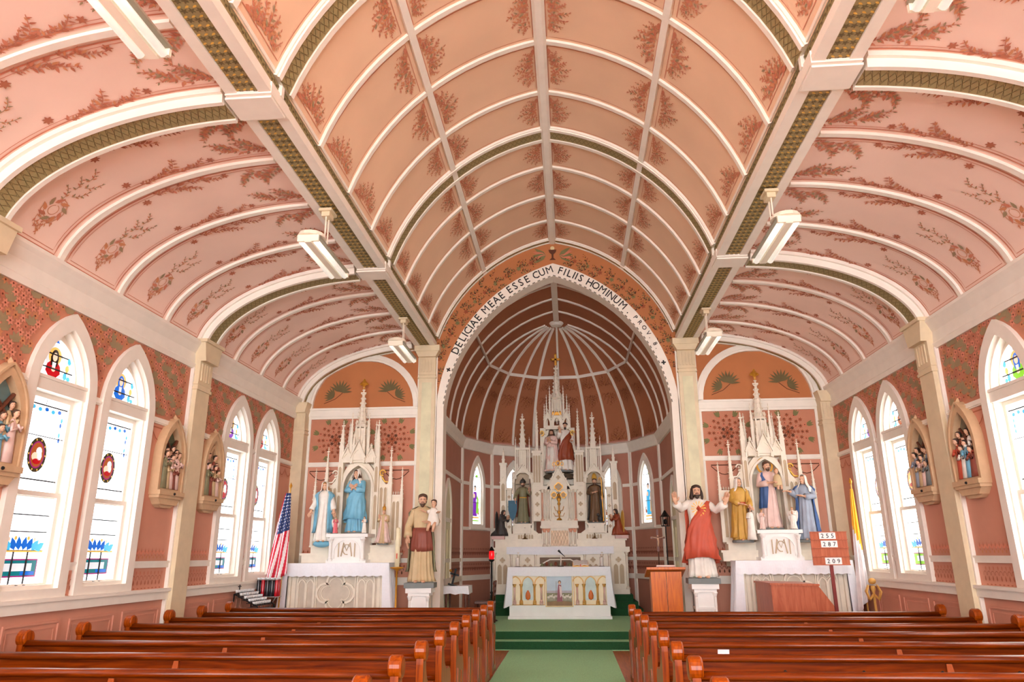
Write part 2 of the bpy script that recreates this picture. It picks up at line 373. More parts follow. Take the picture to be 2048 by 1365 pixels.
# beams between nave and aisles
for sg in (-1, 1):
    side = 'left' if sg < 0 else 'right'
    X = lambda a, b: (min(sg*a, sg*b), max(sg*a, sg*b))
    mb = MB()
    mb.box(*X(2.47, 2.87), 0, YF, 5.835, 6.3)
    mb.box(*X(2.445, 2.56), 0, YF, 5.81, 5.87); mb.box(*X(2.77, 2.88), 0, YF, 5.81, 5.90)
    mb.box(*X(2.43, 2.50), 0, YF, 6.03, 6.10); mb.box(*X(2.455, 2.5), 0, YF, 5.87, 5.93)
    o = trim(mb, WHITE, 'long cream beam between the nave and the %s aisle' % side)
    pb = MB(); pb.box(*X(2.562, 2.768), 0, YF, 5.828, 5.834); pb.box(*X(2.462, 2.469), 0, YF, 5.935, 6.025)
    S1 = lambda a, b, sg=sg: (sg*b, a, 5.826)
    S2 = lambda a, b, sg=sg: (sg*2.460, a, b)
    S1.c = (sg*2.66, None, 3); S2.c = (0, None, 5.97)
    rr = random.Random(5); y = 2.2
    while y < YF-.1:
        for bx in (2.60, 2.665, 2.73):
            flower(pb, S1, y, bx, .034, 5, 1); leaf(pb, S1, y+.05, bx, 1.0, .05, .022, 2)
        leaf(pb, S2, y, 5.955, .6, .06, .03, 1); leaf(pb, S2, y+.055, 6.005, -.6, .06, .03, 1)
        y += .105
    pb.build('olive_band', [OLIVE, OLDK, GILT], o)
    for i, yb in enumerate([10.08, 5.77]):
        b = MB(); b.box(*X(2.44, 2.885), yb-.22, yb+.2, 5.795, 5.92); b.box(*X(2.455, 2.90), yb-.18, yb+.16, 5.775, 5.80)
        b.box(*X(2.425, 2.5), yb-.03, yb+.03, 5.9, 6.1)
        b.build('block', WHITE, o)
    # aisle ribs
    path = [p for p in aislep(sg, 40) if abs(p[0]) > 2.86]; k = 0
    for y in sorted(vis_nave(), reverse=True):
        trim(ribmb(path, y-.035, y+.035, .035, inward=-sg), WHITE, 'thin cream rib across the %s aisle ceiling, %s thin one from the front wall' % (side, ORD[k])); k += 1
    for i, y in enumerate([14.13, 10.08, 5.77]):
        mb = MB(); hw = .12 if i == 0 else .17
        ribmb(path, y-hw, y+hw, .12, mb, inward=-sg); ribmb(path, y-hw, y-hw+.05, .02, mb, inward=-sg, lift=.12); ribmb(path, y+hw-.05, y+hw, .02, mb, inward=-sg, lift=.12)
        ribmb(path, y-hw-.04, y-hw, .05, mb, inward=-sg)
        o = trim(mb, WHITE, ['deep cream rib where the %s aisle ceiling meets the front wall', 'deep cream and olive rib across the %s aisle at the middle pilaster', 'deep cream and olive rib across the %s aisle nearest the top corner'][i] % side)
        pb = MB(); a, b = y-hw+.055, y+hw-.055; ribmb(path, a, b, .004, pb, inward=-sg, lift=.12); S3 = Surf(path, -sg, .1265)
        if i: band_pattern(pb, S3, 0, S3.L, a+.015, b-.015, .07, 1); band_pattern(pb, S3, 0, S3.L, a+.05, b-.05, .07, 1, .007)
        pb.build('olive_band', [OLIVE, OLDK], o)
# ------------------------------------------------------------------ side walls
HWH = .47
def side_wall(sg):
    side = 'left' if sg < 0 else 'right'
    X = wallM((sg*W, 0, 0), (sg, 0, 0)); us = (lambda y: y) if sg < 0 else (lambda y: -y)
    cs = sorted(us(y) for y in WINU); u0, u1 = sorted((us(YB), us(YF+.02)))
    mb = MB(); mb.flat([(u0, 0), (u1, 0), (u1, 1.27), (u0, 1.27)], 0, 0)
    xs = [u0]+[v for c in cs for v in (c-HWH, c+HWH)]+[u1]
    for a, b in zip(xs[::2], xs[1::2]): mb.flat([(a, 1.27), (b, 1.27), (b, 3.4), (a, 3.4)], 0, 0)
    poly = [(u0, 3.4)]
    for c in cs: poly += list(reversed(parch(HWH, 3.4, 3.4, 4.2, 8, c)))
    poly += [(u1, 3.4), (u1, 4.85), (u0, 4.85)]
    mb.flat(poly, 0, 1)
    wall = struct('wall_'+side, mb, [PINK, DAMK], 'salmon painted %s side wall with stencilled panels' % side, X=X)
    # stencils
    def inw(u, z, mrg):
        for c in cs:
            if abs(u-c) < .56+mrg and z < 3.45: return True
            d = abs(u-c)
            if z >= 3.45:
                R = (.56**2+.89**2)/(2*.56)
                if (d+R-.56)**2+(z-3.4)**2 < (R+mrg)**2: return True
        return False
    pil = [us(y) for y in (1.46, 5.77, 10.08, 14.2)]
    def okp(u): return all(abs(u-p) > .30 for p in pil)
    pb = MB(); S = lambda a, b: (a, -.004, b); rr = random.Random(11)
    st = .105; z = 3.56
    i = 0
    while z < 4.32:
        u = u0+.1+(.05 if i % 2 else 0)
        while u < u1-.1:
            yy = u if sg < 0 else -u
            if yy > 3 and not inw(u, z, .05) and okp(u):
                r = rr.random(); flower(pb, S, u, z, .054, 6, (0, 4, 4, 2)[int(r*4)])
                leaf(pb, S, u-.014, z, 0, .028, .024, 5)
                if (int(u*7)+i) % 4 == 0:
                    for k in range(4): leaf(pb, S, u+.02, z-.04, .9+k*.6, .12, .055, 3)
            u += st
        z += .075; i += 1
    u = u0+.05
    while u < u1:
        yy = u if sg < 0 else -u
        if yy > 3:
            if okp(u):
                # dado border and lower frieze
                if not inw(u, 1.5, -.02):
                    pline(pb, S, [(u+.035*math.cos(t*PI/5), 1.39+.05*math.sin(t*PI/5)) for t in range(6)], .008, 1)
                    leaf(pb, S, u, 1.32, PI/2, .07, .03, 1); leaf(pb, S, u+.04, 1.50, -PI/2, .06, .03, 0); leaf(pb, S, u, 1.285, 0, .05, .016, 1)
                if not inw(u, 1.8, .03):
                    leaf(pb, S, u, 1.67, PI/2, .12, .035, 0); leaf(pb, S, u, 1.70, PI/2+.7, .08, .03, 4); leaf(pb, S, u, 1.70, PI/2-.7, .08, .03, 4)
                    leaf(pb, S, u+.04, 1.645, PI/2, .05, .03, 2)
        u += .085
    for (y0, y1) in ((5.98, 6.72), (9.02, 9.87), (10.29, 11.02), (13.34, 14.1), (13.34, 13.34)):
        a, b = sorted((us(y0), us(y1))); 
        if b-a < .3: continue
        n = 14; f = [(a+.06+(b-a-.12)*k/n, 3.30-.13*math.sin(PI*((k/n*2) % 1))) for k in range(n+1)]
        pline(pb, S, f, .02, 1); pline(pb, S, [(p, q-.035) for p, q in f], .01, 0)
        pline(pb, S, [(a+.04, 3.34), (b-.04, 3.34)], .018, 1)
        for e in (a+.06, (a+b)/2, b-.06): leaf(pb, S, e, 3.3, -PI/2, .16, .05, 0)
    o = pb.build('stencil_painting', [P_RED, P_DRK, P_ORG, P_GRN, P_PNK, M('umber_stencil', (112, 56, 36), .8)], wall); o['kind'] = 'stuff'; o['label'] = 'painted floral diaper and borders'
    # mouldings that stop at windows and pilasters
    def runs(z, hw):
        seg = []; cuts = sorted([(c-hw, c+hw) for c in cs]+[(p-.2, p+.2) for p in pil]); a = u0
        for c0, c1 in cuts:
            if c0 > a: seg.append((a, c0))
            a = max(a, c1)
        if a < u1: seg.append((a, u1))
        return seg
    mb = MB()
    for a, b in runs(3.4, .53): mb.box(a, b, -.03, 0, 3.385, 3.465); mb.box(a, b, -.045, 0, 3.40, 3.425)
    trim(mb, WHITE, 'cream picture rail on the %s wall at the height of the window arches' % side, X=X)
    mb = MB()
    for a, b in runs(1.58, .53): mb.box(a, b, -.03, 0, 1.535, 1.62); mb.box(a, b, -.045, 0, 1.595, 1.62)
    trim(mb, WHITE, 'cream rail on the %s wall above the brown dado border' % side, X=X)
    mb = MB(); mb.box(u0, u1, -.06, 0, 1.13, 1.23); mb.box(u0, u1, -.09, 0, 1.23, 1.27)
    trim(mb, WHITE, 'broad cream sill band under the windows of the %s wall' % side, X=X)
    mb = MB(); pr = [(0, 4.33), (-.035, 4.33), (-.05, 4.40), (-.035, 4.42), (-.04, 4.56), (-.10, 4.66), (-.13, 4.70), (-.13, 4.74), (0, 4.78)]
    mb.loft([[(u, a, b) for a, b in pr] for u in (u0, u1)])
    trim(mb, WHITE, 'cream moulded cornice along the top of the %s wall' % side, X=X)
    mb = MB(); mb.box(u0, u1, -.03, 0, 0, .16)
    struct('baseboard_'+side, mb, PINK, 'salmon painted skirting along the %s wall' % side, X=X)
    # wainscot panels
    pm = None
    for b0, b1 in ((1.7, 5.5), (5.98, 9.86), (10.3, 14.1)):
        for k in range(4):
            a = b0+(b1-b0)*k/4+.08; b = b0+(b1-b0)*(k+1)/4-.08; c = us((a+b)/2); w = (b-a)/2
            if pm is None:
                q = MB(); q.strip([(-w, .24), (w, .24), (w, 1.02), (-w, 1.02)], .035, -.018, 0, closed=True); q.strip([(-w+.06, .30), (w-.06, .30), (w-.06, .96), (-w+.06, .96)], .012, -.008, 0, closed=True)
                o = q.build('wainscot_panel', PINK, wall); pm = o.data
            else:
                o = bpy.data.objects.new('wainscot_panel', pm); COL.objects.link(o); o.parent = wall
            o.location = (c, 0, 0)
    # pilasters
    for i, y in enumerate([10.08, 5.77]):
        pm_ = MB(); h = .19
        pm_.box(-h, h, -.11, 0, 0, 4.06); pm_.box(-h-.03, h+.03, -.13, 0, 0, .35)
        pm_.box(-h-.02, h+.02, -.13, 0, 4.02, 4.06); pm_.box(-h-.015, h+.015, -.125, 0, 4.10, 4.13)
        pm_.box(-h, h, -.12, 0, 4.06, 4.5)
        for q in range(4): pm_.box(-h+.05+.075*q, -h+.085+.075*q, -.135, 0, 4.16, 4.42)
        pm_.prism([(-h, 4.45), (h, 4.45), (h+.07, 4.72), (-h-.07, 4.72)], -.2, 0); pm_.box(-h-.09, h+.09, -.23, 0, 4.72, 4.77)
        Xp = X @ Matrix.Translation((us(y), 0, 0))
        o = trim(pm_, BEIGE, 'beige pilaster with fluted capital on the %s wall %s' % (side, ['between the two window pairs', 'nearest the camera'][i]), X=Xp)
        e = MB(); e.box(-h-.035, -h, -.05, 0, 0, 4.35); e.box(h, h+.035, -.05, 0, 0, 4.35); e.build('edge_strip', WHITE, o)
    return wall, X, us
wall_l, XL, usl = side_wall(-1)
wall_r, XR, usr = side_wall(1)
# ------------------------------------------------------------------ front wall with the chancel arch
ARO = [(2.43, 0), (2.43, 3.2)]+arc3((2.43, 4.55), (1.5, 6.68), (0, 7.60), 18)
ARI = [(2.27, 0), (2.27, 3.2)]+arc3((2.28, 4.55), (1.36, 6.48), (0, 7.31), 18)
def full(p): return p+[(-x, z) for x, z in reversed(p[:-1])]
mb = MB(); mb.flat([(-5.5, 0), (-5.5, 8.5), (5.5, 8.5), (5.5, 0)]+full(ARI)[:], 0, 0)
for sg in (-1, 1):
    a, b = sorted((sg*2.6, sg*5.4)); mb.box(a, b, -.006, 0, 0, 3.4, 1); mb.box(a, b, -.006, 0, 3.4, 4.42, 2)
XFW = Matrix.Translation((0, YF, 0))
wall_f = struct('wall_front', mb, [ORNG, PINK, DAMK], 'orange and salmon painted front wall around the chancel arch', X=XFW)
S = lambda a, b: (a, -.012, b)
pb = MB(); rr = random.Random(21)
for sg in (-1, 1):
    for k in range(13):   # vines above the lettered arch
        t = .10+.80*k/12; i = t*18; j = min(17, int(i)); f = i-j; P = ARO[2:]
        x = (P[j][0]*(1-f)+P[j+1][0]*f)*sg; z = P[j][1]*(1-f)+P[j+1][1]*f; ang = math.atan2(P[j+1][1]-P[j][1], (P[j+1][0]-P[j][0])*sg)
        nx, nz = -math.sin(ang)*sg*-1, abs(math.cos(ang)); nx = abs(math.sin(ang))*sg
        for q in range(4):
            o = .10+.09*q*(.5+.5*math.sin(t*PI)); sprig(pb, S, x+nx*o, z+nz*o, ang+rr.uniform(-.7, .7), .24, rr, .5, 8, (5, 1, 3) if (k+q) % 2 else (2, 1, 0))
        flower(pb, S, x+nx*.2, z+nz*.2, .06, 6, 3 if k % 2 else 0)
    # palms in the lunette and damask panels of the aisle end
    for cx, cz, fl in ((sg*(3.93+.52), 4.92, 1), (sg*(3.93-.52), 4.92, -1)):
        for a in range(9): leaf(pb, S, cx, cz, PI/2+(a-4)*.33+fl*sg*.25, .26, .05, 5)
        for a in range(7): leaf(pb, S, cx+fl*sg*.12, cz-.1, PI/2-fl*sg*1.1+(a-3)*.3, .22, .045, 5)
        pline(pb, S, [(cx-fl*sg*.05, cz-.02), (cx+fl*sg*.1, cz-.15), (cx+fl*sg*.33, cz-.24)], .012, 1)
    for cx in (sg*4.48, sg*3.32):
        for R, n, m in ((.10, 8, 1), (.17, 10, 4), (.25, 14, 0), (.33, 16, 4)):
            for k in range(n): flower(pb, S, cx+R*math.cos(2*PI*k/n)*1.05, 3.92+R*math.sin(2*PI*k/n), .045, 6, m if k % 2 else 0); leaf(pb, S, cx+R*math.cos(2*PI*k/n), 3.92+R*math.sin(2*PI*k/n), 2*PI*k/n, .03, .02, 1)
        for k in range(8):
            a = 2*PI*k/8+.39
            for q in (-.35, 0, .35): leaf(pb, S, cx+.33*math.cos(a)*1.15, 3.92+.33*math.sin(a), a+q, .14, .05, 3)
        flower(pb, S, cx, 3.92, .09, 8, 0, 1)
    for a, b in ((sg*2.95, sg*4.98),):
        a, b = sorted((a, b)); pline(pb, S, [(a, 3.30), (b, 3.30)], .02, 1)
        for e0 in (a, b-.5): pline(pb, S, [(e0+.5*k/8, 3.28-.16*math.sin(PI*k/8)) for k in range(9)], .016, 1)
        u = a
        while u < b:
            leaf(pb, S, u, 1.67, PI/2, .12, .04, 0); leaf(pb, S, u, 1.70, PI/2+.7, .08, .03, 4); leaf(pb, S, u, 1.70, PI/2-.7, .08, .03, 4)
            pline(pb, S, [(u+.035*math.cos(t*PI/5), 1.39+.05*math.sin(t*PI/5)) for t in range(6)], .008, 1); leaf(pb, S, u, 1.32, PI/2, .07, .03, 1); leaf(pb, S, u+.04, 1.50, -PI/2, .06, .03, 0)
            u += .085
# chalice
pb.flat([(-.085, 7.93), (.085, 7.93), (.07, 7.87), (.02, 7.82), (.02, 7.74), (.07, 7.69), (-.07, 7.69), (-.02, 7.74), (-.02, 7.82), (-.07, 7.87)], -.014, 1)
pb.flat([(.045*math.cos(k*PI/6), 7.965+.045*math.sin(k*PI/6)) for k in range(12)], -.013, 6)
for sg in (-1, 1):
    for a in range(5): leaf(pb, S, sg*.14, 7.80, (0 if sg > 0 else PI)+(a-2)*.3, .3, .09, (3, 4)[a % 2])
o = pb.build('stencil_painting', [M('rust_vine_paint', (158, 84, 52), .8), M('dark_vine_paint', (92, 50, 28), .8), M('ochre_vine_paint', (186, 122, 58), .8), M('green_vine_paint', (122, 116, 72), .8), M('rose_vine_paint', (206, 122, 94), .8), OLDK, M('wafer_paint', (226, 206, 160), .7)], wall_f); o['kind'] = 'stuff'; o['label'] = 'painted vines, palms and chalice'
# white lettered arch
mb = MB(); A, B = full(ARO), full(ARI); n = len(A)
mb.loft([[(a[0], -.05, a[1]), (b[0], -.05, b[1]), (b[0], .32, b[1]), (a[0], .32, a[1])] for a, b in zip(A, B)])
ARCH = trim(mb, M('arch_white_paint', (240, 230, 216), .5, var=.03), 'white pointed chancel arch lettered in black Latin', X=XFW)
# beads along the inner edge
mb = MB(); path = full([(x-.0, z) for x, z in ARI[2:]]); rs = resample(path, 130)
for i in range(0, 129, 2):
    (x, z), (x2, z2) = rs[i], rs[i+1]; mx, mz = (x+x2)/2, (z+z2)/2; L = math.hypot(mx, mz-4.4) or 1; ox, oz = mx/L*.014, (mz-4.4)/L*.014
    mb.strip([(x+ox, z+oz), (x2+ox, z2+oz)], .018, -.062, -.05)
mb.build('bead_moulding', M('grey_bead_paint', (120, 112, 96), .6), ARCH)
# lettering
INK = M('black_lettering', (24, 20, 18), .6, var=.02)
def text_mesh(ch, size=1.):
    cu = bpy.data.curves.new('t', 'FONT'); cu.body = ch; cu.size = size; cu.align_x = 'CENTER'; cu.extrude = .004; cu.offset = 0 if ch in 'MNW' else .008; cu.resolution_u = 2
    ob = bpy.data.objects.new('t', cu); COL.objects.link(ob); bpy.context.view_layer.update()
    me = bpy.data.meshes.new_from_object(ob.evaluated_get(bpy.context.evaluated_depsgraph_get())); bpy.data.objects.remove(ob); bpy.data.curves.remove(cu)
    me.materials.clear(); me.materials.append(INK); return me
GL = {}
def glyph(ch):
    if ch not in GL: GL[ch] = text_mesh(ch)
    return GL[ch]
MIDP = resample(full([((a[0]+b[0])/2, (a[1]+b[1])/2) for a, b in zip(ARO[2:], ARI[2:])]), 400)   # right to left
MIDP = list(reversed(MIDP)); cum = [0]
for a, b in zip(MIDP, MIDP[1:]): cum.append(cum[-1]+math.hypot(b[0]-a[0], b[1]-a[1]))
def along(s):
    i = min(max(j for j in range(len(cum)) if cum[j] <= s), len(cum)-2); f = (s-cum[i])/(cum[i+1]-cum[i]); a, b = MIDP[i], MIDP[i+1]
    return a[0]*(1-f)+b[0]*f, a[1]*(1-f)+b[1]*f, math.atan2(b[1]-a[1], b[0]-a[0])
def s_of(x, z): return cum[min(range(len(MIDP)), key=lambda i: (MIDP[i][0]-x)**2+(MIDP[i][1]-z)**2)]
def letters(txt, s0, s1, size):
    wd_ = {' ': .42, 'I': .38, 'M': 1.2, '.': .35, 'W': 1.2, ',': .35}
    ws = [wd_.get(c, .92) for c in txt]; tot = sum(ws); s = s0
    for c, w in zip(txt, ws):
        w = w/tot*(s1-s0); m = s+w/2; s += w
        if c == ' ': continue
        x, z, a = along(m); o = bpy.data.objects.new('letter', glyph(c)); COL.objects.link(o); o.parent = ARCH
        o.matrix_basis = Matrix.Translation((x+math.sin(a)*(size*.36-.028), -.056, z-math.cos(a)*(size*.36-.028))) @ Matrix.Rotation(-a, 4, 'Y') @ Matrix.Rotation(PI/2, 4, 'X') @ Matrix.Diagonal((size*(.92 if size > .15 else 1), size, 1, 1))
sA, sB = s_of(-2.10, 5.68), s_of(1.45, 6.50)
letters('DELICIAE MEAE ESSE CUM FILIIS HOMINUM', sA, sB, .225)
letters('.', sB+.06, sB+.12, .2)
letters('PROV. 8.', sB+.20, s_of(2.04, 5.62), .125)
for s in (s_of(-2.24, 5.34), s_of(2.20, 5.36)):
    x, z, a = along(s); mb = MB(); c, q = .045, .014
    mb.prism([(-c, -q), (-q, -q), (-q, -c), (q, -c), (q, -q), (c, -q), (c, q), (q, q), (q, c), (-q, c), (-q, q), (-c, q)], -.006, 0)
    o = mb.build('cross_mark', INK, ARCH); o.matrix_basis = Matrix.Translation((x, -.05, z)) @ Matrix.Rotation(-a+.25, 4, 'Y')
# chancel pilasters, aisle end frames, rails on the front wall
for sg in (-1, 1):
    side = 'left' if sg < 0 else 'right'; c = sg*2.62
    mb = MB(); mb.box(c-.17, c+.17, -.12, 0, 0, 5.3); mb.box(c-.2, c+.2, -.15, 0, 0, .45)
    mb.box(c-.19, c+.19, -.15, 0, 5.14, 5.17); mb.box(c-.18, c+.18, -.14, 0, 5.21, 5.24); mb.box(c-.175, c+.175, -.13, 0, 5.24, 5.62)
    for q in range(5): mb.box(c-.145+.065*q, c-.11+.065*q, -.145, 0, 5.28, 5.55)
    mb.prism([(c-.18, 5.58), (c+.18, 5.58), (c+.24, 5.70), (c-.24, 5.70)], -.2, 0); mb.box(c-.26, c+.26, -.22, 0, 5.70, 5.82)
    o = trim(mb, BEIGE, 'tall fluted pilaster on the %s side of the chancel arch' % side, X=XFW)
    p = MB(); p.box(c-.10, c+.10, -.126, -.11, .6, 5.05); p.build('marbled_panel', PALEG, o)
    e = MB(); e.box(c-.205, c-.17, -.05, 0, 0, 5.6); e.box(c+.17, c+.20, -.05, 0, 0, 5.6); e.build('edge_strip', WHITE, o)
    # corner pilaster
    mb = MB(); x0, x1 = sorted((sg*5.06, sg*5.30)); mb.box(x0, x1, -.26, 0, 0, 4.5); mb.box(x0-.015, x1+.015, -.275, 0, 4.02, 4.06); mb.box(x0-.015, x1+.015, -.275, 0, 4.10, 4.12)
    for q in range(3): mb.box(x0+.04+.07*q, x0+.07+.07*q, -.272, 0, 4.16, 4.42)
    mb.prism([(x0, 4.45), (x1, 4.45), (x1+.05, 4.66), (x0-.05, 4.66)], -.32, 0)
    trim(mb, BEIGE, 'beige corner pilaster where the %s wall meets the front wall' % side, X=XFW)
    a, b = sorted((sg*2.80, sg*5.06))
    mb = MB(); mb.box(a, b, -.06, 0, 4.40, 4.55); mb.box(a, b, -.09, 0, 4.53, 4.57); mb.box(a, b, -.04, 0, 4.35, 4.41)
    mb.box(a, b, -.03, 0, 3.385, 3.475); mb.box(a, b, -.045, 0, 3.40, 3.43)
    mb.box(a, b, -.03, 0, 1.535, 1.62); mb.box(a, b, -.06, 0, 1.13, 1.27)
    e0, e1 = (a, b); mb.box(e0-.002, e0+.05, -.034, 0, 1.2, 4.38); mb.box(e1-.05, e1+.002, -.034, 0, 1.2, 4.38)
    trim(mb, WHITE, 'cream rails framing the wall panels behind the %s side altar' % side, X=XFW)
    mb = MB(); pth = parch(1.12, 4.56, 4.57, 5.62, 12, sg*3.95)
    mb.strip(pth, .14, -.07, 0); mb.strip(pth, .05, -.09, 0)
    trim(mb, WHITE, 'cream pointed arch moulding above the %s side altar' % side, X=XFW)
    mb = MB(); mb.strip([(a+.1, .24), (b-.1, .24), (b-.1, 1.02), (a+.1, 1.02)], .035, -.02, 0, closed=True); mb.build('wainscot_panel', PINK, wall_f)
# ------------------------------------------------------------------ chancel
AV = [(-2.45, YF), (-2.45, 17.9), (-1.85, 19.3), (-.75, 20.05), (.75, 20.05), (1.85, 19.3), (2.45, 17.9), (2.45, YF)]
XS = []
APSE_WIN = {1, 2, 4, 5}
DOORS = {0: 15.85, 6: 15.9}
APW = []
for i in range(7):
    p, q = Vector((*AV[i], 0)), Vector((*AV[i+1], 0)); d = q-p; L = d.length; f = Vector((-d.y, d.x, 0)).normalized()
    X = wallM((p+q)/2, f); u = L/2; mb = MB()
    if i in APSE_WIN:
        mb.flat([(-u, 0), (u, 0), (u, 2.35), (-u, 2.35)]); mb.flat([(-u, 2.35), (-.30, 2.35), (-.30, 3.35), (-u, 3.35)]); mb.flat([(u, 2.35), (.30, 2.35), (.30, 3.35), (u, 3.35)])
        mb.flat([(-u, 3.35)]+list(reversed(parch(.30, 3.35, 3.35, 4.02, 8)))+[(u, 3.35), (u, 4.6), (-u, 4.6)])
    else: mb.flat([(-u, 0), (u, 0), (u, 4.6), (-u, 4.6)])
    nm = ['left side', 'far left facet', 'left rear facet', 'rear facet', 'right rear facet', 'far right facet', 'right side'][i]
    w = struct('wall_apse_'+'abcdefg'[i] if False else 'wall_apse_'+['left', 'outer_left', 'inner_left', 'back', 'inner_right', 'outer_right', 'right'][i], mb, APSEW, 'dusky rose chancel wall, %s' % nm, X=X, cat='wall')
    APW.append((w, X, u))
    pb = MB(); S = lambda a, b: (a, -.004, b); rr = random.Random(i)
    x = -u+.06
    while x < u-.04:
        for z0 in (1.30, 1.66):
            leaf(pb, S, x, z0, PI/2, .10, .04, 0); leaf(pb, S, x, z0+.03, PI/2+.7, .08, .03, 1); leaf(pb, S, x, z0+.03, PI/2-.7, .08, .03, 1); leaf(pb, S, x+.04, z0+.18, -PI/2, .06, .03, 0)
        x += .085
    o = pb.build('stencil_painting', [M('umber_wall_stencil', (118, 64, 46), .8), M('clay_wall_stencil', (140, 80, 62), .8)], w); o['kind'] = 'stuff'
    mb = MB()
    for z0, z1, dd in ((1.08, 1.20, .05), (1.52, 1.60, .03)): mb.box(-u, u, -dd, 0, z0, z1)
    segs = [(-u, u)] if i not in APSE_WIN else [(-u, -.40), (.40, u)]
    for a, b in segs: mb.box(a, b, -.03, 0, 3.36, 3.44)
    mb.box(-u, u, -.03, 0, 2.26, 2.34) if i in APSE_WIN else None
    mb.box(-u-.002, -u+.05, -.044, 0, 0, 4.3); mb.box(u-.05, u+.002, -.044, 0, 0, 4.3)
    trim(mb, WHITE, 'cream rails and corner strips on the chancel wall, %s' % nm, X=X)
    mb = MB(); pr = [(0, 4.24), (-.04, 4.25), (-.06, 4.36), (-.10, 4.46), (-.12, 4.5), (0, 4.56)]
    mb.loft([[(x, a, b) for a, b in pr] for x in (-u-.02, u+.02)])
    trim(mb, WHITE, 'cream cornice band of the chancel, %s' % nm, X=X)
# vault: barrel then faceted half dome
mb = sheet(CHANP, YF, 17.9)
dome = []; av = [Vector((-2.47, 17.9)), Vector((-1.865, 19.32)), Vector((-.755, 20.07)), Vector((.755, 20.07)), Vector((1.865, 19.32)), Vector((2.47, 17.9))]
prof = CP   # (r, z) with r from 2.47 to 0
def dpt(base, t):  # base = plan point on the rim, t index along the profile
    k = prof[t][0]/2.47; return (base.x*k, 17.9+(base.y-17.9)*k, prof[t][1])
rim = []
for a, b in zip(av, av[1:]): rim += [a, (a+b)/2]
rim.append(av[-1])
n = len(rim); T = len(prof)
mb.add([dpt(r, t) for t in range(T) for r in rim], [(t*n+i, t*n+i+1, (t+1)*n+i+1, (t+1)*n+i) for t in range(T-1) for i in range(n-1)])
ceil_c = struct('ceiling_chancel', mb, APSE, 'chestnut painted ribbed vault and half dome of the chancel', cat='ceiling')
pb = MB(); rr = random.Random(8)
for i in range(n-1):
    a, b = rim[i], rim[i+1]
    wd2 = (b-a).length
    for h0, up in ((.04, 1), (.40, 1), (.36, -1)):
        def Sd(u, v, a=a, b=b, h0=h0):
            t = min(max(h0+v/4.6, 0), .98)*(T-1); j = min(int(t), T-2); f = t-j; base = a*(.5-u/wd2)+b*(.5+u/wd2)
            p = Vector(dpt(base, j))*(1-f)+Vector(dpt(base, j+1))*f; c = Vector((0, 17.9, 5.2)); return p+(c-p).normalized()*.012
        Sd.c = (0, 17.9, 5.2)
        for k in range(7): sprig(pb, Sd, (k-3)*.07, up*.02*(k % 3), up*(PI/2)+(3-k)*.16*up, .42-.09*abs(k-3), rr, .4, 9, (0, 1, 2) if k % 2 else (1, 2))
for yy in (15.2, 16.1, 17.0):
    pass
o = pb.build('stencil_painting', [M('russet_stencil', (124, 66, 40), .8), M('brown_stencil', (146, 84, 52), .8), M('amber_stencil', (150, 92, 48), .8)], ceil_c); o['kind'] = 'stuff'
for i, r in enumerate(rim):
    mb = MB(); P = [Vector(dpt(r, t)) for t in range(T-1)]; c0 = Vector((0, 17.9, 5.2)); wv = .035 if i % 2 == 0 else .026
    side = Vector((-(r.y-17.9), r.x, 0)).normalized()
    mb.loft([[p-side*wv, p+side*wv, p+side*wv+(c0-p).normalized()*.04, p-side*wv+(c0-p).normalized()*.04] for p in P])
    trim(mb, WHITE, 'slender cream rib of the chancel half dome, %s counted from the left' % ORD[i])
for i, yy in enumerate((15.15, 16.07, 16.98)):
    trim(ribmb(CHANP, yy-.03, yy+.03, .035), WHITE, 'cream rib of the chancel barrel vault, %s behind the lettered arch' % ORD[i])
mb = MB(); mb.loft([[(-.07, y, 7.54), (.07, y, 7.54), (.07, y, 7.44), (-.07, y, 7.44)] for y in (YF, 17.95)]); mb.lathe([(.0, 7.36), (.14, 7.38), (.2, 7.46), (.05, 7.52)], (0, 17.9, 0), 14)
trim(mb, WHITE, 'cream ridge beam ending at the crown of the chancel dome')
t0 = min(range(T), key=lambda t: abs(prof[t][1]-6.42)); mb = MB(); ring = [(prof[t0][0]*-1, YF), ]
pts = [Vector((-prof[t0][0], YF+.2, prof[t0][1]))]+[Vector(dpt(r, t0)) for r in rim]+[Vector((prof[t0][0], YF+.2, prof[t0][1]))]
c0 = Vector((0, 17.9, 5.2))
mb.loft([[p+Vector((0, 0, -.04)), p+Vector((0, 0, .04)), p+Vector((0, 0, .04))+((Vector((0, max(min(p.y, 17.9), 14), 5.4))-p).normalized()*.05), p+Vector((0, 0, -.04))+((Vector((0, max(min(p.y, 17.9), 14), 5.4))-p).normalized()*.05)] for p in pts])
trim(mb, WHITE, 'cream purlin ring halfway up the chancel half dome')
# ------------------------------------------------------------------ steps, carpets, predella
CARP = MB(); CARP.box(-.95, .90, 0, 14.08, 0, .012)
o = CARP.build('aisle_carpet', GREEN); lab(o, 'green carpet runner along the centre aisle', 'carpet')
mb = MB(); mb.box(-2.3, 2.3, 14.1, 14.42, 0, .155, 0); mb.box(-2.3, 2.3, 14.42, 17.95, 0, .295, 0)
o = struct('floor_chancel', mb, GREEN, 'green carpeted chancel steps and platform', cat='floor')
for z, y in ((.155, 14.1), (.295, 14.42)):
    e = MB(); e.box(-2.3, 2.3, y-.006, y, z-.14, z-.004); e.build('riser', GREEN_SHADE, o)  # riser shade is in the carpet colour, against lit treads
mb = MB()
for k in range(3): mb.box(-1.95+.1*k, 1.85-.1*k, 17.95+.12*k, 19.9, .295+.15*k, .295+.15*(k+1))  # predella carpet coloured dark to stand for the shadow there
o = struct('floor_predella', mb, GREEN_SHADE, 'green carpeted steps with painted-in shade below the high altar', cat='floor')
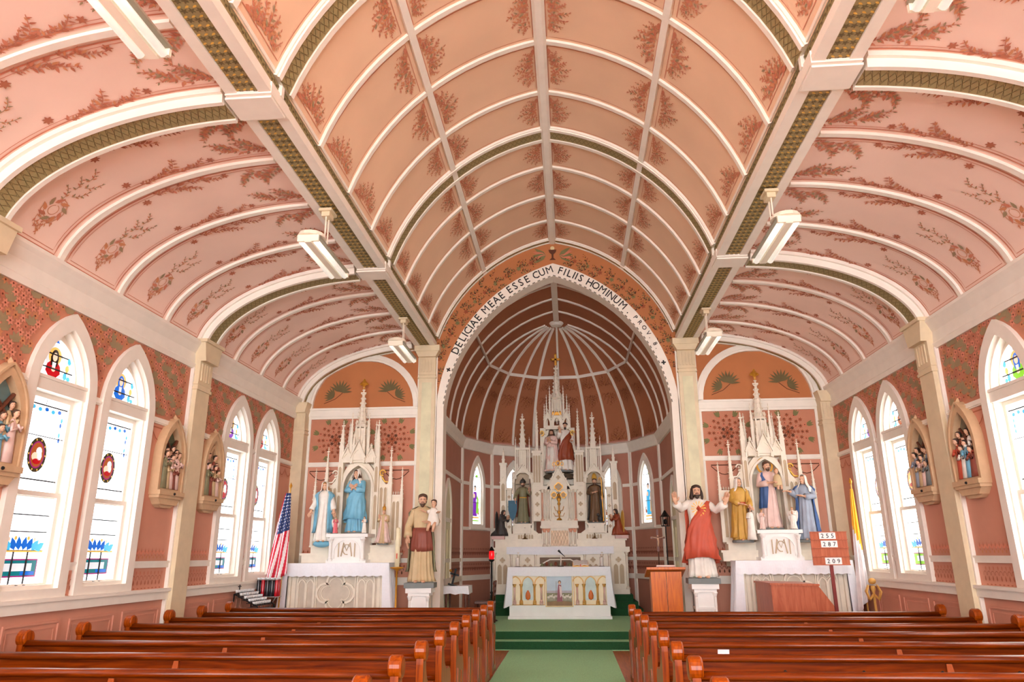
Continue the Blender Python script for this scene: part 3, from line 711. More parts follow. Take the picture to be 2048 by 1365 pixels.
# ================================================================== WINDOWS
G_W = EM('clear_leaded_glass', (250, 251, 255), GLASS_LIGHT, True)
def GC(n, c, k=1.): return EM('stained_glass_'+n, c, GLASS_LIGHT*k*.72)
G_BLUE = GC('blue', (22, 90, 180), .4); G_SKY = GC('sky_blue', (60, 160, 205), .42); G_TEAL = GC('teal', (20, 110, 120), .3); G_RED = GC('red', (180, 20, 30), .2)
G_MAG = GC('magenta', (150, 40, 110), .25); G_GOLD = GC('amber', (225, 176, 90), .32); G_BRN = GC('brown', (70, 62, 40), .12); G_FLESH = GC('flesh', (232, 200, 176), .3)
G_DK = GC('umber', (40, 26, 20), .1); G_PUR = GC('purple', (110, 40, 160), .4); G_GRN = GC('leaf_green', (120, 180, 50), .4); G_ORG = GC('orange', (176, 92, 46), .16); G_LT = GC('pearl', (215, 224, 232), .26)
G_AP = EM('chancel_leaded_glass', (246, 248, 255), GLASS_LIGHT*.6, True)
G_SUN = EM('sunlit_leaded_glass', (255, 252, 248), GLASS_LIGHT*1.8, True)
LEAD = M('lead_came', (40, 40, 44), .6, .3)
def ell(cx, cz, rx, rz, n=18, a0=0, a1=2*PI): return [(cx+rx*math.cos(a0+(a1-a0)*k/n), cz+rz*math.sin(a0+(a1-a0)*k/n)) for k in range(n+(0 if a1-a0 > 6.2 else 1))]
def bust(mb, cz, robe, halo, mats):
    # small half-figure in the arched light
    mb.flat(ell(0, cz, .135, .185), .126, mats['lt']); mb.flat(ell(0, cz+.05, .10, .10), .125, halo)
    mb.flat([(-.12, cz-.13), (-.07, cz-.175), (0, cz-.19), (.07, cz-.175), (.12, cz-.13), (.10, cz-.05), (.05, cz-.01), (-.05, cz-.01), (-.10, cz-.05)], .124, robe)
    mb.flat(ell(0, cz+.045, .058, .078), .123, mats['hair']); mb.flat([(-.065, cz+.04), (-.05, cz-.06), (.05, cz-.06), (.065, cz+.04)], .1235, mats['hair'])
    mb.flat(ell(0, cz+.04, .036, .05), .122, mats['flesh']); mb.flat([(-.03, cz-.02), (.03, cz-.02), (.02, cz-.12), (-.02, cz-.12)], .122, mats['lt'])
    mb.flat(ell(0, cz-.10, .03, .025), .121, mats['flesh'])
WIN_N = [0]
WM = [G_W, G_BLUE, G_SKY, G_TEAL, G_RED, G_MAG, G_GOLD, G_BRN, G_FLESH, G_DK, G_PUR, G_GRN, G_ORG, G_LT]
WMC = WM[1:]
ix = dict(w=0, blue=1, sky=2, teal=3, red=4, mag=5, gold=6, brn=7, flesh=8, dk=9, pur=10, grn=11, org=12, lt=13)
def window(X, label, robe, halo, hair, med, faint=False):
    WIN_N[0] += 1; WM = [G_SUN if faint else G_W]+WMC
    zs, za = 3.4, 4.29
    mb = MB(); mb.prism(parch(.545, 1.27, zs, za), -.055, 0, holes=[list(reversed(parch(.41, 1.36, zs, za-.19)))])
    mb.prism(parch(.43, 1.33, zs, za-.165), 0, .17, holes=[list(reversed(parch(.385, 1.40, zs, za-.225)))])
    w = mb.build('window_%d' % WIN_N[0], WHITE, X=X); lab(w, label, 'window', kind='structure')
    s = MB(); s.prism(parch(.395, 3.5, 3.5, za-.21), .09, .15, holes=[list(reversed(parch(.335, 3.55, 3.55, za-.30)))]); s.build('upper_frame', WHITE, w)
    s = MB(); s.box(-.42, .42, -.02, .15, 3.37, 3.52); s.box(-.43, .43, -.035, 0, 3.49, 3.525); s.build('transom', WHITE, w)
    for nm, z0, z1, d in (('upper_sash', 2.28, 3.37, .10), ('lower_sash', 1.36, 2.34, .07)):
        s = MB(); s.prism([(-.40, z0), (.40, z0), (.40, z1), (-.40, z1)], d, d+.05, holes=[[(-.335, z0+.055), (-.335, z1-.05), (.335, z1-.05), (.335, z0+.055)]]); o = s.build(nm, WHITE, w)
        if nm == 'lower_sash':
            l = MB(); l.box(-.06, .06, d-.02, d, z0+.015, z0+.03); l.box(-.06, -.045, d-.02, d, z0+.015, z0+.045); l.box(.045, .06, d-.02, d, z0+.015, z0+.045); l.build('sash_lift', LEAD, o)
    g = MB(); g.flat(parch(.34, 3.55, 3.55, za-.30), .13, 0); g.build('pane', WM, w)
    g = MB(); g.flat([(-.34, 2.33), (.34, 2.33), (.34, 3.32), (-.34, 3.32)], .135, 0); g.build('pane', WM, w)
    g = MB(); g.flat([(-.34, 1.41), (.34, 1.41), (.34, 2.29), (-.34, 2.29)], .13, 0); g.build('pane', WM, w)
    # arched light picture
    g = MB(); k = ix
    bust(g, 3.755, robe, halo, dict(lt=k['lt'], hair=hair, flesh=k['flesh']))
    for sg in (-1, 1):
        for a in range(3): g.flat(ell(sg*(.2+.02*a), 3.62+.09*a, .035, .045, 7), .126, (k['sky'], k['gold'], k['sky'])[a])
        g.flat(ell(sg*.26, 3.60, .035, .03, 6), .126, k['sky'])
    g.flat([(-.05, 3.955), (.05, 3.955), (0, 4.0 if za > 4.2 else 3.97)], .126, k['blue'])
    g.build('painted_figure', WM, w)
    # medallion
    g = MB(); cz = 2.72; rx, rz = .14, .185
    g.flat(ell(0, cz, rx, rz), .131, k['brn']); 
    for a in range(10): g.flat(ell(.122*math.cos(a*PI/5), cz+.163*math.sin(a*PI/5), .010, .012, 5), .130, k['gold'])
    g.flat(ell(0, cz, rx*.78, rz*.78), .130, k['mag']); g.flat(ell(0, cz, rx*.68, rz*.70), .129, med)
    g.flat(ell(.02, cz+.04, .045, .045, 10), .128, k['lt']); g.flat(ell(-.03, cz-.02, .05, .045, 10), .128, k['flesh']); g.flat(ell(0, cz-.07, .06, .03, 10), .1275, k['red']); g.flat(ell(.035, cz-.01, .035, .05, 8), .1275, k['lt'])
    g.build('oval_medallion', WM, w)
    # blue scrolls at the head of the sash
    g = MB()
    for a in range(6): g.flat(ell(-.27+.10*a, 3.20+.012*(a % 2), .032, .024, 7), .131, (k['sky'], k['blue'])[a % 2 if a != 1 else 0])
    for a in range(5): g.flat(ell(.285-.008*(a % 2), 3.13-.055*a, .018, .03, 6), .131, (k['sky'], k['blue'], k['lt'])[a % 3])
    for a in range(3): g.flat(ell(-.29, 3.13-.06*a, .016, .03, 6), .131, k['sky'])
    g.build('blue_scrollwork', WM, w)
    # coloured base of the lower sash
    g = MB()
    for sg in (-1, 1):
        for a, (x, c) in enumerate(((.05, 1), (.11, 1), (.17, 2), (.23, 2))): leaf(g, lambda p, q: (p, .126, q), sg*(.03+.06*a), 1.745, PI/2-sg*(.15+.28*a), .14, .085, k['blue'] if a < 2 else k['sky'])
        for a in range(3): g.flat(ell(sg*(.09+.09*a), 1.865-.012*a, .022, .022, 7), .1255, (k['gold'], k['flesh'], k['lt'])[a])
    g.flat([(-.33, 1.725), (.33, 1.725), (.33, 1.748), (-.33, 1.748)], .126, k['gold']); g.flat([(-.33, 1.742), (.33, 1.742), (.33, 1.748), (-.33, 1.748)], .125, k['dk'])
    g.flat([(-.30, 1.48), (.28, 1.48), (.28, 1.66), (-.30, 1.66)], .127, k['mag']); g.flat([(-.285, 1.495), (.265, 1.495), (.265, 1.645), (-.285, 1.645)], .126, k['teal'] if not faint else k['grn'])
    g.flat([(-.20, 1.54), (.20, 1.54), (.20, 1.615), (-.20, 1.615)], .125, k['lt']); g.flat([(.05, 1.50), (.25, 1.50), (.25, 1.535), (.05, 1.535)], .125, k['blue'])
    g.build('coloured_panel', WM, w)
    # lead cames and saddle bars
    l = MB()
    for z in (3.66, 3.82):
        hw = .30 if z < 3.7 else .20; l.box(-hw, hw, .112, .12, z-.007, z+.007)
    for z, t in ((3.25, .004), (2.93, .003), (2.46, .004), (1.98, .004), (1.87, .003)) if False else ((3.25, .007), (2.92, .004), (2.46, .007), (2.10, .006), (1.93, .006)): l.box(-.335, .335, .120, .127, z-t, z+t)
    for x in (-.10, .10): l.box(x-.007, x+.007, .112, .122, 1.41, 1.73)
    l.box(-.002, .002, .122, .127, 3.26, 3.32)
    l.build('lead_bars', LEAD, w)
    return w
wl = [(c, 'l') for c in (7.25, 8.47, 11.56, 12.78)]
LW = {7.25: ('tall pointed window with a red-robed figure, leftmost on the left wall', 'red', 'gold', 'dk', 'org'), 8.47: ('tall pointed window with a blue-veiled figure beside the beige pilaster', 'blue', 'gold', 'blue', 'org'),
      11.56: ('pointed window on the left wall with a purple-robed figure above the candle rack', 'pur', 'gold', 'dk', 'red'), 12.78: ('pointed window on the left wall nearest the striped flag', 'red', 'gold', 'brn', 'red')}
for y, (lb, ro, ha, hr, md) in LW.items():
    window(XL @ Matrix.Translation((usl(y), 0, 0)), lb, ix[ro], ix[ha], ix[hr], ix[md])
RW = {12.78: ('pointed window on the right wall nearest the hymn board', 'pur', 'lt', 'lt', 'lt'), 11.56: ('pointed window on the right wall beside the beige pilaster, with faint round medallion', 'org', 'lt', 'dk', 'gold'),
      8.47: ('tall pointed window cut by the right picture edge with a green-and-orange-robed figure', 'grn', 'gold', 'blue', 'gold')}
for y, (lb, ro, ha, hr, md) in RW.items():
    window(XR @ Matrix.Translation((usr(y), 0, 0)), lb, ix[ro], ix[ha], ix[hr], ix[md], True)
for y in (7.25,): window(XR @ Matrix.Translation((usr(y), 0, 0)), 'pointed window on the right wall just outside the picture', ix['red'], ix['gold'], ix['dk'], ix['gold'], True)
for XX, us_, sd in ((XL, usl, 'left'), (XR, usr, 'right')):
    for y in (2.94, 4.16, -1.30, -.08): window(XX @ Matrix.Translation((us_(y), 0, 0)), 'pointed window on the %s wall beside the camera' % sd, ix['red'], ix['gold'], ix['dk'], ix['gold'], sd == 'right')['group'] = 'windows beside the camera'
# apse windows
def apse_window(X, label, robe, other, base):
    WIN_N[0] += 1; mb = MB(); WM = [G_AP]+WMC
    mb.prism(parch(.37, 2.32, 3.35, 4.14), -.05, 0, holes=[list(reversed(parch(.26, 2.40, 3.35, 3.95)))])
    mb.prism(parch(.29, 2.36, 3.35, 3.99), 0, .09, holes=[list(reversed(parch(.23, 2.42, 3.35, 3.9)))])
    w = mb.build('window_%d' % WIN_N[0], WHITE, X=X); lab(w, label, 'window', kind='structure')
    s = MB(); s.box(-.42, .42, -.09, 0, 2.28, 2.33); s.build('window_sill', WHITE, w)
    g = MB(); g.flat(parch(.235, 2.42, 3.35, 3.9), .05); g.build('pane', WM, w)
    g = MB(); k = ix
    g.flat([(-.12, 2.62), (.10, 2.62), (.12, 3.05), (.07, 3.22), (-.07, 3.22), (-.13, 3.05)], .046, robe); g.flat([(.05, 2.68), (.17, 2.70), (.18, 3.05), (.08, 3.15)], .045, other); g.flat([(-.17, 2.75), (-.10, 2.72), (-.09, 3.12), (-.16, 3.10)], .045, k['lt'])
    g.flat(ell(0, 3.31, .055, .075, 10), .045, k['dk']); g.flat(ell(0, 3.30, .035, .05, 10), .044, k['flesh']); g.flat(ell(-.05, 3.12, .05, .06, 9), .044, k['flesh']); g.flat(ell(.07, 3.0, .035, .05, 8), .044, k['lt'])
    g.flat([(-.2, 2.66), (-.12, 2.66), (-.12, 2.80), (-.2, 2.82)], .046, k['org']); g.flat([(.12, 2.66), (.2, 2.66), (.2, 2.82), (.12, 2.80)], .046, k['org'])
    g.flat([(-.2, 2.56), (.2, 2.56), (.2, 2.60), (-.2, 2.60)], .046, k['gold']); g.flat([(-.2, 2.49), (.2, 2.49), (.2, 2.52), (-.2, 2.52)], .046, base); g.flat(ell(.08, 3.62, .06, .04, 7), .046, k['grn'])
    g.build('painted_figure', WM, w)
    l = MB()
    for z in (2.62, 2.95, 3.35, 3.6): l.box(-.23, .23, .036, .041, z-.005, z+.005)
    l.box(-.005, .005, .036, .041, 3.35, 3.88); l.build('lead_bars', LEAD, w)
for i, lb, ro, ot, ba in ((1, 'chancel window with a purple-robed figure at the far left', 'pur', 'grn', 'grn'), (2, 'chancel window partly hidden behind the left end of the high altar', 'lt', 'sky', 'mag'), (4, 'chancel window partly hidden behind the right end of the high altar', 'mag', 'lt', 'mag'), (5, 'chancel window with a blue-robed figure at the far right', 'sky', 'gold', 'gold')):
    apse_window(APW[i][1], lb, ix[ro], ix[ot], ix[ba])
# chancel doors
def chancel_door(n, X, label):
    mb = MB(); mb.prism(parch(.45, .295, 2.55, 3.30), -.05, 0, holes=[list(reversed(parch(.37, .296, 2.55, 3.18)))])
    d = mb.build('door_%d' % n, WHITE, X=X); lab(d, label, 'door', kind='structure')
    q = MB(); q.prism(parch(.38, .30, 2.55, 3.19), -.02, -.001); q.build('leaf', PALEG, d)
    q = MB(); q.box(-.38, .38, -.045, 0, 2.36, 2.44); q.build('transom', WHITE, d)
    q = MB()
    for x in (-.17, .17): q.strip([(x-.12, .5), (x+.12, .5), (x+.12, 2.2), (x-.12, 2.2)], .03, -.03, -.015, closed=True)
    q.build('door_panel', PALEG, d)
    q = MB(); q.ball((.3, -.06, 1.35), .03); q.build('door_handle', GOLD, d)
chancel_door(1, wallM((-2.45, 15.85, 0), (-1, 0, 0)), 'pale green pointed door in the left chancel wall')
chancel_door(2, wallM((2.45, 15.9, 0), (1, 0, 0)), 'pale green pointed door in the right chancel wall')
# ================================================================== FLUORESCENT LAMPS
TUBE = EM('fluorescent_tube', (255, 250, 238), TUBE_LIGHT, True)
ENAM = M('cream_enamel', (236, 226, 206), .35, var=.02)
def lamp(x, y, label):
    t = thing('hanging_lamp', label, 'lamp', (x, y, 5.15), 'hanging fluorescent lamps')
    m = MB(); m.box(-.038, .038, -.58, .58, -.02, .06); m.build('housing', ENAM, t); m = MB(); m.box(-.135, .135, -.57, .57, .045, .065); m.build('reflector', M('grey_enamel', (150, 140, 122), .5), t)
    for xx in (-.085, .085):
        m = MB(); m.tube([(xx, -.55, .0), (xx, .55, .0)], .034, 10); m.build('tube', TUBE, t, True)
    for yy in (-.57, .57):
        m = MB(); m.box(-.125, .125, yy-.015, yy+.015, -.01, .07); m.lathe([(.02, .06), (.17, .07), (.15, .12), (.06, .16), (.03, .17)], (0, yy*.82, 0), 14) if yy < 0 else None; m.build('end_cap', ENAM, t, False)
    for yy in (-.05, .05):
        m = MB(); m.tube([(0, yy, .06), (0, yy, .64)], .009, 6); m.build('rod', ENAM, t)
    m = MB(); m.box(-.08, .08, -.11, .11, .62, .655); m.box(-.05, .05, -.08, .08, .56, .62); m.build('mount', BEIGE, t)
for x, y, lb in ((-2.7, 7.97, 'twin-tube lamp hanging left of the nave at the middle pilaster'), (2.7, 7.97, 'twin-tube lamp hanging right of the nave at the middle pilaster'),
                 (-2.7, 12.27, 'small far twin-tube lamp hanging before the left side altar'), (2.7, 12.27, 'small far twin-tube lamp hanging before the right side altar'),
                 (-2.7, 3.62, 'large twin-tube lamp at the upper left picture edge'), (2.7, 3.62, 'twin-tube lamp at the upper right picture edge')):
    lamp(x, y, lb)
# ================================================================== PEWS
def make_pew():
    t = thing('pew', '', 'pew')
    W2 = 1.975
    m = MB(); m.loft([[(x, -.022, .43), (x, .022, .40), (x, .012, .885), (x, -.022, .885)] for x in (-W2, W2)]); m.build('backrest', PEW, t)
    m = MB(); q = [(-.045, .868), (-.05, .89), (-.038, .912), (-.01, .921), (.02, .912), (.035, .89), (.03, .868)]; m.loft([[(x, a, b) for a, b in q] for x in (-W2, W2)]); m.loft([[(x, a, b) for a, b in ((-.034, .60), (-.034, .63), (-.02, .64), (-.02, .59))] for x in (-W2, W2)]); m.build('top_rail', PEW, t, True)
    m = MB(); m.loft([[(x, .02, .41), (x, .44, .44), (x, .46, .425), (x, .45, .40), (x, .02, .375)] for x in (-W2, W2)]); m.build('seat', PEW, t)
    prof = [(-.055, 0), (.50, 0), (.50, .08), (.44, .12), (.40, .24), (.40, .36), (.46, .46), (.47, .56), (.43, .63), (.36, .66), (.28, .65), (.20, .66), (.12, .72), (.075, .80), (.06, .87), (.06, .93), (-.05, .93), (-.055, .84)]
    for x in (-2.0, 2.0):
        m = MB(); n = len(prof); m.add([(x-.028, a, b) for a, b in prof]+[(x+.028, a, b) for a, b in prof], [tuple(range(n)), tuple(range(2*n-1, n-1, -1))]+[(i, (i+1) % n, n+(i+1) % n, n+i) for i in range(n)])
        o = m.build('end_panel', PEWV, t)
        m = MB(); rs = []
        for xx, r in ((-.048, .05), (-.046, .068), (-.034, .078), (.034, .078), (.046, .068), (.048, .05)): rs.append([(x+xx, .004+r*math.cos(k*PI/10), .936+r*math.sin(k*PI/10)) for k in range(20)])
        m.loft(rs); m.build('scroll', PEWV, o)
        m = MB(); m.strip([(.02, .10), (.30, .10), (.30, .52), (.06, .56)], .02, 0, .008, closed=True)
        m.v = [(x+(.028 if x > 0 else -.036)+q[1], q[0], q[2]) for q in m.v]; m.build('panel_moulding', PEWV, o)
    m = MB(); m.box(-.025, .025, -.055, -.015, .44, .80); m.loft([[(-.025, -.02, .80), (.025, -.02, .80), (.025, -.055, .80), (-.025, -.055, .80)], [(-.02, -.02, .86), (.02, -.02, .86), (.02, -.04, .86), (-.02, -.04, .86)]]); m.box(-.03, .03, -.02, .42, 0, .40); m.build('centre_support', PEWV, t)
    return t
P0 = make_pew(); first = True
RN = ['front', 'second', 'third', 'fourth', 'fifth', 'sixth', 'seventh', 'eighth', 'ninth']
for sg, last in ((-1, 7), (1, 6)):
    side = 'left' if sg < 0 else 'right'
    for i in range(last, -2, -1):
        t = P0 if first else copy_tree(P0); first = False
        t.matrix_world = Matrix.Translation((sg*3.0+(.0 if sg < 0 else .01), 5.27+.86*i, 0))
        lab(t, '%s varnished wooden pew on the %s of the aisle%s' % (RN[last-i], side, ', counted from the altar' if last-i else ', nearest the altar'), 'pew', 'pews %s of the aisle' % side)
        if sg > 0 and i == 1:
            for x in (-1.2, -.62, -.05, .5, 1.0): h = MB(); h.ball((x, -.03, .80), .013, n=7, k=4); h.build('hook', BLACK, t)
mb = MB(); mb.add([(-.05, -.03, 0), (.05, -.03, 0), (.055, -.026, .065), (-.045, -.026, .065), (-.05, -.027, 0), (.05, -.027, 0), (.055, -.023, .065), (-.045, -.023, .065)], [(0, 1, 2, 3), (7, 6, 5, 4), (0, 4, 5, 1), (2, 6, 7, 3), (1, 5, 6, 2), (0, 3, 7, 4)])
o = mb.build('card', M('white_paper', (236, 240, 246), .8), X=Matrix.Translation((1.52, 5.27+1.72, .79))); lab(o, 'small white card tucked on a pew back right of the aisle', 'card')
# ================================================================== GOTHIC ALTARS
def octa(mb, c, r, rz=None, m=0):
    rz = rz or r; x, y, z = c
    mb.add([(x+r, y, z), (x, y+r, z), (x-r, y, z), (x, y-r, z), (x, y, z+rz), (x, y, z-rz)], [(0, 1, 4), (1, 2, 4), (2, 3, 4), (3, 0, 4), (1, 0, 5), (2, 1, 5), (3, 2, 5), (0, 3, 5)], m)
def spire(mb, x, y, z0, z1, w, nck=4, m=0, sides=4):
    n = sides; ph = PI/4 if n == 4 else PI/8
    mb.loft([[(x+r*math.cos(2*PI*k/n+ph), y+r*math.sin(2*PI*k/n+ph), z) for k in range(n)] for z, r in ((z0, w*.7), (z1-.02*(z1-z0), w*.10))], m=m)
    for q in range(1, nck+1):
        f = q/(nck+1); r = w*.7*(1-f*.86)
        for k in range(n): octa(mb, (x+r*1.15*math.cos(2*PI*k/n+ph), y+r*1.15*math.sin(2*PI*k/n+ph), z0+(z1-z0)*f), w*.16, w*.2, m)
    octa(mb, (x, y, z1-.01), w*.26, w*.3, m); mb.box(x-w*.42, x+w*.42, y-w*.1, y+w*.1, z1-.03*1-w*.45, z1-.03-w*.2, m); octa(mb, (x, y, z1+w*.3), w*.16, w*.28, m)
def pinnacle(mb, x, y, z0, z1, w, f=.45, nck=4, m=0):
    zs = z0+(z1-z0)*f; mb.cbox(x, y, z0, w, w, zs-z0, m); mb.cbox(x, y, zs-.012, w*1.25, w*1.25, .02, m)
    h = w*1.1
    mb.add([(x-w*.6, y-w*.62, zs), (x+w*.6, y-w*.62, zs), (x, y-w*.62, zs+h), (x-w*.6, y+w*.62, zs), (x+w*.6, y+w*.62, zs), (x, y+w*.62, zs+h)], [(0, 1, 2), (5, 4, 3), (0, 2, 5, 3), (1, 4, 5, 2)], m)
    spire(mb, x, y, zs+.01, z1, w, nck, m)
def lancets(mb, x0, x1, y, z0, z1, n, d=.012, m=0, t=.014):
    # row of raised pointed-arch mouldings
    w = (x1-x0)/n
    for k in range(n):
        c = x0+w*(k+.5); h = w*.5*.86; mb.flat(parch(h*.92, z0, z1-h*1.5, z1-h*.1, 6, c), y-.002, 1); mb.strip(parch(h, z0, z1-h*1.5, z1, 6, c), t, y-d, y, m)  # flat darker field colours in recess shade behind the moulding
def quatre(mb, cx, cz, R, y, d, t, m=0):
    pts = []
    for q in range(4):
        a = q*PI/2; ox, oz = cx+R*.55*math.cos(a), cz+R*.55*math.sin(a)
        pts += [(ox+R*.5*math.cos(a-1.9+3.8*k/8), oz+R*.5*math.sin(a-1.9+3.8*k/8)) for k in range(9)]
    mb.flat(pts, y-.003, 1); mb.strip(pts, t, y-d, y, m, closed=True)  # darker flat field gives the foil its recess shade by colour
def cresting(mb, x0, x1, y, z, n, h=.05, m=0):
    for k in range(n):
        c = x0+(x1-x0)*(k+.5)/n; octa(mb, (c, y, z+h*.5), (x1-x0)/n*.35, h*.6, m)
def gable(mb, cx, y, z0, hw, h, t=.03, d=.04, m=0):
    mb.strip([(cx-hw, z0), (cx, z0+h), (cx+hw, z0)], t, y-d, y, m)
    for k in range(1, 5):
        f = k/5
        for s in (-1, 1): octa(mb, (cx+s*hw*(1-f), y-d/2, z0+h*f+t), t*.55, t*.7, m)
def column(mb, x, y, z0, z1, r, m=0, mc=None):
    mb.lathe([(r*1.7, 0), (r*1.7, r), (r*1.2, r*1.6), (r, r*2.2)], (x, y, z0), 10, m); mb.lathe([(r, 0), (r, z1-z0-r*4)], (x, y, z0+r*2), 10, m)
    mb.lathe([(r, 0), (r*1.25, r*.5), (r*1.2, r), (r*1.9, r*2.4), (r*1.9, r*3)], (x, y, z1-r*3), 10, mc if mc is not None else m)
def cross_(mb, x, y, z, s, m=0):
    mb.box(x-s*.09, x+s*.09, y-s*.07, y+s*.07, z, z+s, m); mb.box(x-s*.33, x+s*.33, y-s*.07, y+s*.07, z+s*.48, z+s*.66, m)
    for dx, dz in ((-.36, .57), (.36, .57), (0, 1.04)): octa(mb, (x+s*dx, y, z+s*dz), s*.13, None, m)
def draped_cloth(name, label, x0, x1, y0, y1, z, drop_f, drop_s, X, scallop=14):
    mb = MB(); N = 60; e = .012
    mb.box(x0-e, x1+e, y0-e, y1, z, z+e)
    # front fall with scalloped lace edge
    top = [(x0-e+(x1-x0+2*e)*k/N, y0-e-.012*(1+math.sin(k*.9))*.5) for k in range(N+1)]
    bot = [(x, z-drop_f-.022*abs(math.sin(PI*scallop*k/N))) for k, (x, _) in enumerate(top)]
    vs = []
    for (x, y), (xb, zb) in zip(top, bot): vs += [(x, y0-e, z+e), (x, y-.006, (z+zb)/2), (xb, y-.004, zb), (xb, y+.004, zb), (x, y0, z)]
    mb.add(vs, [(5*k+a, 5*k+5+a, 5*k+6+a, 5*k+1+a) for k in range(N) for a in range(4)])
    for sx, xe in ((-1, x0-e), (1, x1+e)):
        if drop_s <= 0: continue
        n = 14; vs = []
        for k in range(n+1):
            y = y0+(y1-y0)*k/n; w = .02*math.sin(k*1.7)
            vs += [(xe, y, z+e), (xe+sx*(.03+w), y, z-drop_s*.5), (xe+sx*(.075+w*1.6), y, z-drop_s), (xe+sx*(.065+w*1.6), y, z-drop_s), (xe-sx*.008, y, z)]
        mb.add(vs, [(5*k+a, 5*k+5+a, 5*k+6+a, 5*k+1+a) for k in range(n) for a in range(4)])
        # corner fold joining front and side
        mb.add([(xe, y0, z+e), (xe+sx*.03, y0, z-drop_s*.5), (xe+sx*.075, y0, z-drop_s), (xe-sx*.10, y0-.012, z-drop_s*.92), (xe-sx*.12, y0-.016, z)], [(0, 1, 2, 3, 4)])
    o = mb.build(name, LINEN, X=X); return lab(o, label, 'cloth')
def side_altar(sg, label):
    X = Matrix.Translation((sg*3.88, 13.85, 0)); t = thing('side_altar', label, 'altar', X); y0 = -.50
    xa, xb = sorted((sg*1.10, -sg*.80))
    def part(n, mb, mat=STONE, p=None, sm=False): return mb.build(n, mat, p or t, sm)
    m = MB(); m.box(xa+.08, xb-.08, y0+.06, .25, .1, 1.44); m.box(xa, xb, y0-.02, .3, 0, .14); m.box(xa-.02, xb+.02, y0-.05, .3, 1.44, 1.53); part('table', m)
    c = (xa+xb)/2; m = MB(); m.box(xa+.2, xb-.2, y0+.0592, y0+.0602, .55, 1.42); part('front_field', m, M('pale_field_shade', (206, 194, 176), .5))  # pale tone puts tracery shade into the white front panels
    m = MB()
    quatre(m, c, 1.03, .33, y0+.06, .035, .035); quatre(m, c, 1.03, .25, y0+.0575, .018, .014)
    m.strip([(c-.36, .66), (c+.36, .66), (c+.36, 1.41), (c-.36, 1.41)], .025, y0+.03, y0+.06, closed=True); part('quatrefoil_panel', m, [STONE, M('pale_field_shade', (206, 194, 176), .5)])
    for cc in (c-.55, c+.55):
        m = MB(); lancets(m, cc-.15, cc+.15, y0+.06, .62, 1.26, 2, .025, t=.022); m.strip(parch(.16, .6, 1.22, 1.42, 6, cc), .024, y0+.03, y0+.06); quatre(m, cc, 1.29, .05, y0+.06, .02, .012); part('tracery_panel', m, [STONE, M('pale_field_shade', (206, 194, 176), .5)])
    for cc in (xa+.10, xb-.10):
        m = MB(); column(m, cc, y0+.02, .14, 1.44, .035); part('colonnette', m, sm=True)
    m = MB(); m.box(-.95, .85, -.12, .28, 1.53, 1.70); m.box(-.98, .88, -.15, .28, 1.68, 1.72); m.box(-.82, .82, -.02, .28, 1.72, 1.85); m.box(-.85, .85, -.04, .28, 1.83, 1.86); part('gradine', m)
    # pedestal with monogram
    m = MB(); m.box(-.33, .33, -.42, .1, 1.53, 2.02); m.box(-.39, .39, -.46, .12, 2.0, 2.06); m.box(-.37, .37, -.45, .1, 1.53, 1.60)
    for xx in (-.30, .30):
        column(m, xx, -.44, 1.58, 1.98, .03)
    m.strip(parch(.24, 1.62, 1.74, 1.95, 7), .025, -.445, -.42); p = part('pedestal', m, MARB)
    m = MB(); m.strip([(-.10, 1.66), (-.06, 1.90), (0, 1.76), (.06, 1.90), (.10, 1.66)], .018, -.44, -.42); m.strip([(.07*math.cos(a*PI/5+.6), 1.78+.09*math.sin(a*PI/5+.6)) for a in range(8)], .016, -.44, -.42)
    for xx in (-.15, .15): m.box(xx-.008, xx+.008, -.44, -.42, 1.65, 1.91)
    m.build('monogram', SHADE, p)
    # niche
    m = MB(); m.prism(parch(.34, 2.06, 3.05, 3.5), .10, .30, holes=[list(reversed(parch(.275, 2.07, 2.95, 3.36)))]); m.box(-.3, .3, .27, .31, 2.0, 3.4)
    m.strip(parch(.29, 2.06, 2.95, 3.38), .04, .03, .12); part('niche', m)
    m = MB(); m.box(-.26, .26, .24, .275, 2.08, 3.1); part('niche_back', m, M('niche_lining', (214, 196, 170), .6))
    for xx in (-.36, .36):
        m = MB(); m.cbox(xx, .12, 1.9, .10, .14, 1.5); lancets(m, xx-.04, xx+.04, .05, 2.15, 2.8, 1, .012, t=.012); lancets(m, xx-.04, xx+.04, .05, 2.85, 3.35, 1, .012, t=.012); part('buttress', m)
        m = MB(); pinnacle(m, xx, .10, 3.38, 4.22, .085, .42, 5); part('pinnacle', m)
    # canopy of three gabled bays and the spire
    m = MB(); m.box(-.30, .30, .02, .3, 3.42, 3.52)
    for cx, yy, hw in ((0, -.02, .15), (-.24, .05, .10), (.24, .05, .10)):
        m.strip(parch(hw*.8, 3.40, 3.48, 3.48+hw*1.3, 6, cx), .03, yy-.02, yy+.10); gable(m, cx, yy, 3.50, hw, hw*2.3, .028, .05); octa(m, (cx, yy-.02, 3.5+hw*2.5), .03, .05)
        m.prism([(cx-hw, 3.46), (cx+hw, 3.46), (cx, 3.5+hw*2.1)], yy, yy+.06)
    part('canopy', m)
    for xx, yy, z1 in ((-.17, .0, 4.40), (.17, .0, 4.40), (-.27, .2, 4.25), (.27, .2, 4.25), (-.10, -.05, 4.0), (.10, -.05, 4.0)):
        m = MB(); pinnacle(m, xx, yy+.05, 3.5, z1, .05, .5, 5); part('pinnacle', m)
    m = MB()
    for a in range(8): m.cbox(.12*math.cos(a*PI/4), .14+.12*math.sin(a*PI/4), 3.6, .025, .025, .55)
    for a in range(8): octa(m, (.12*math.cos(a*PI/4), .14+.12*math.sin(a*PI/4), 4.22), .022, .06)
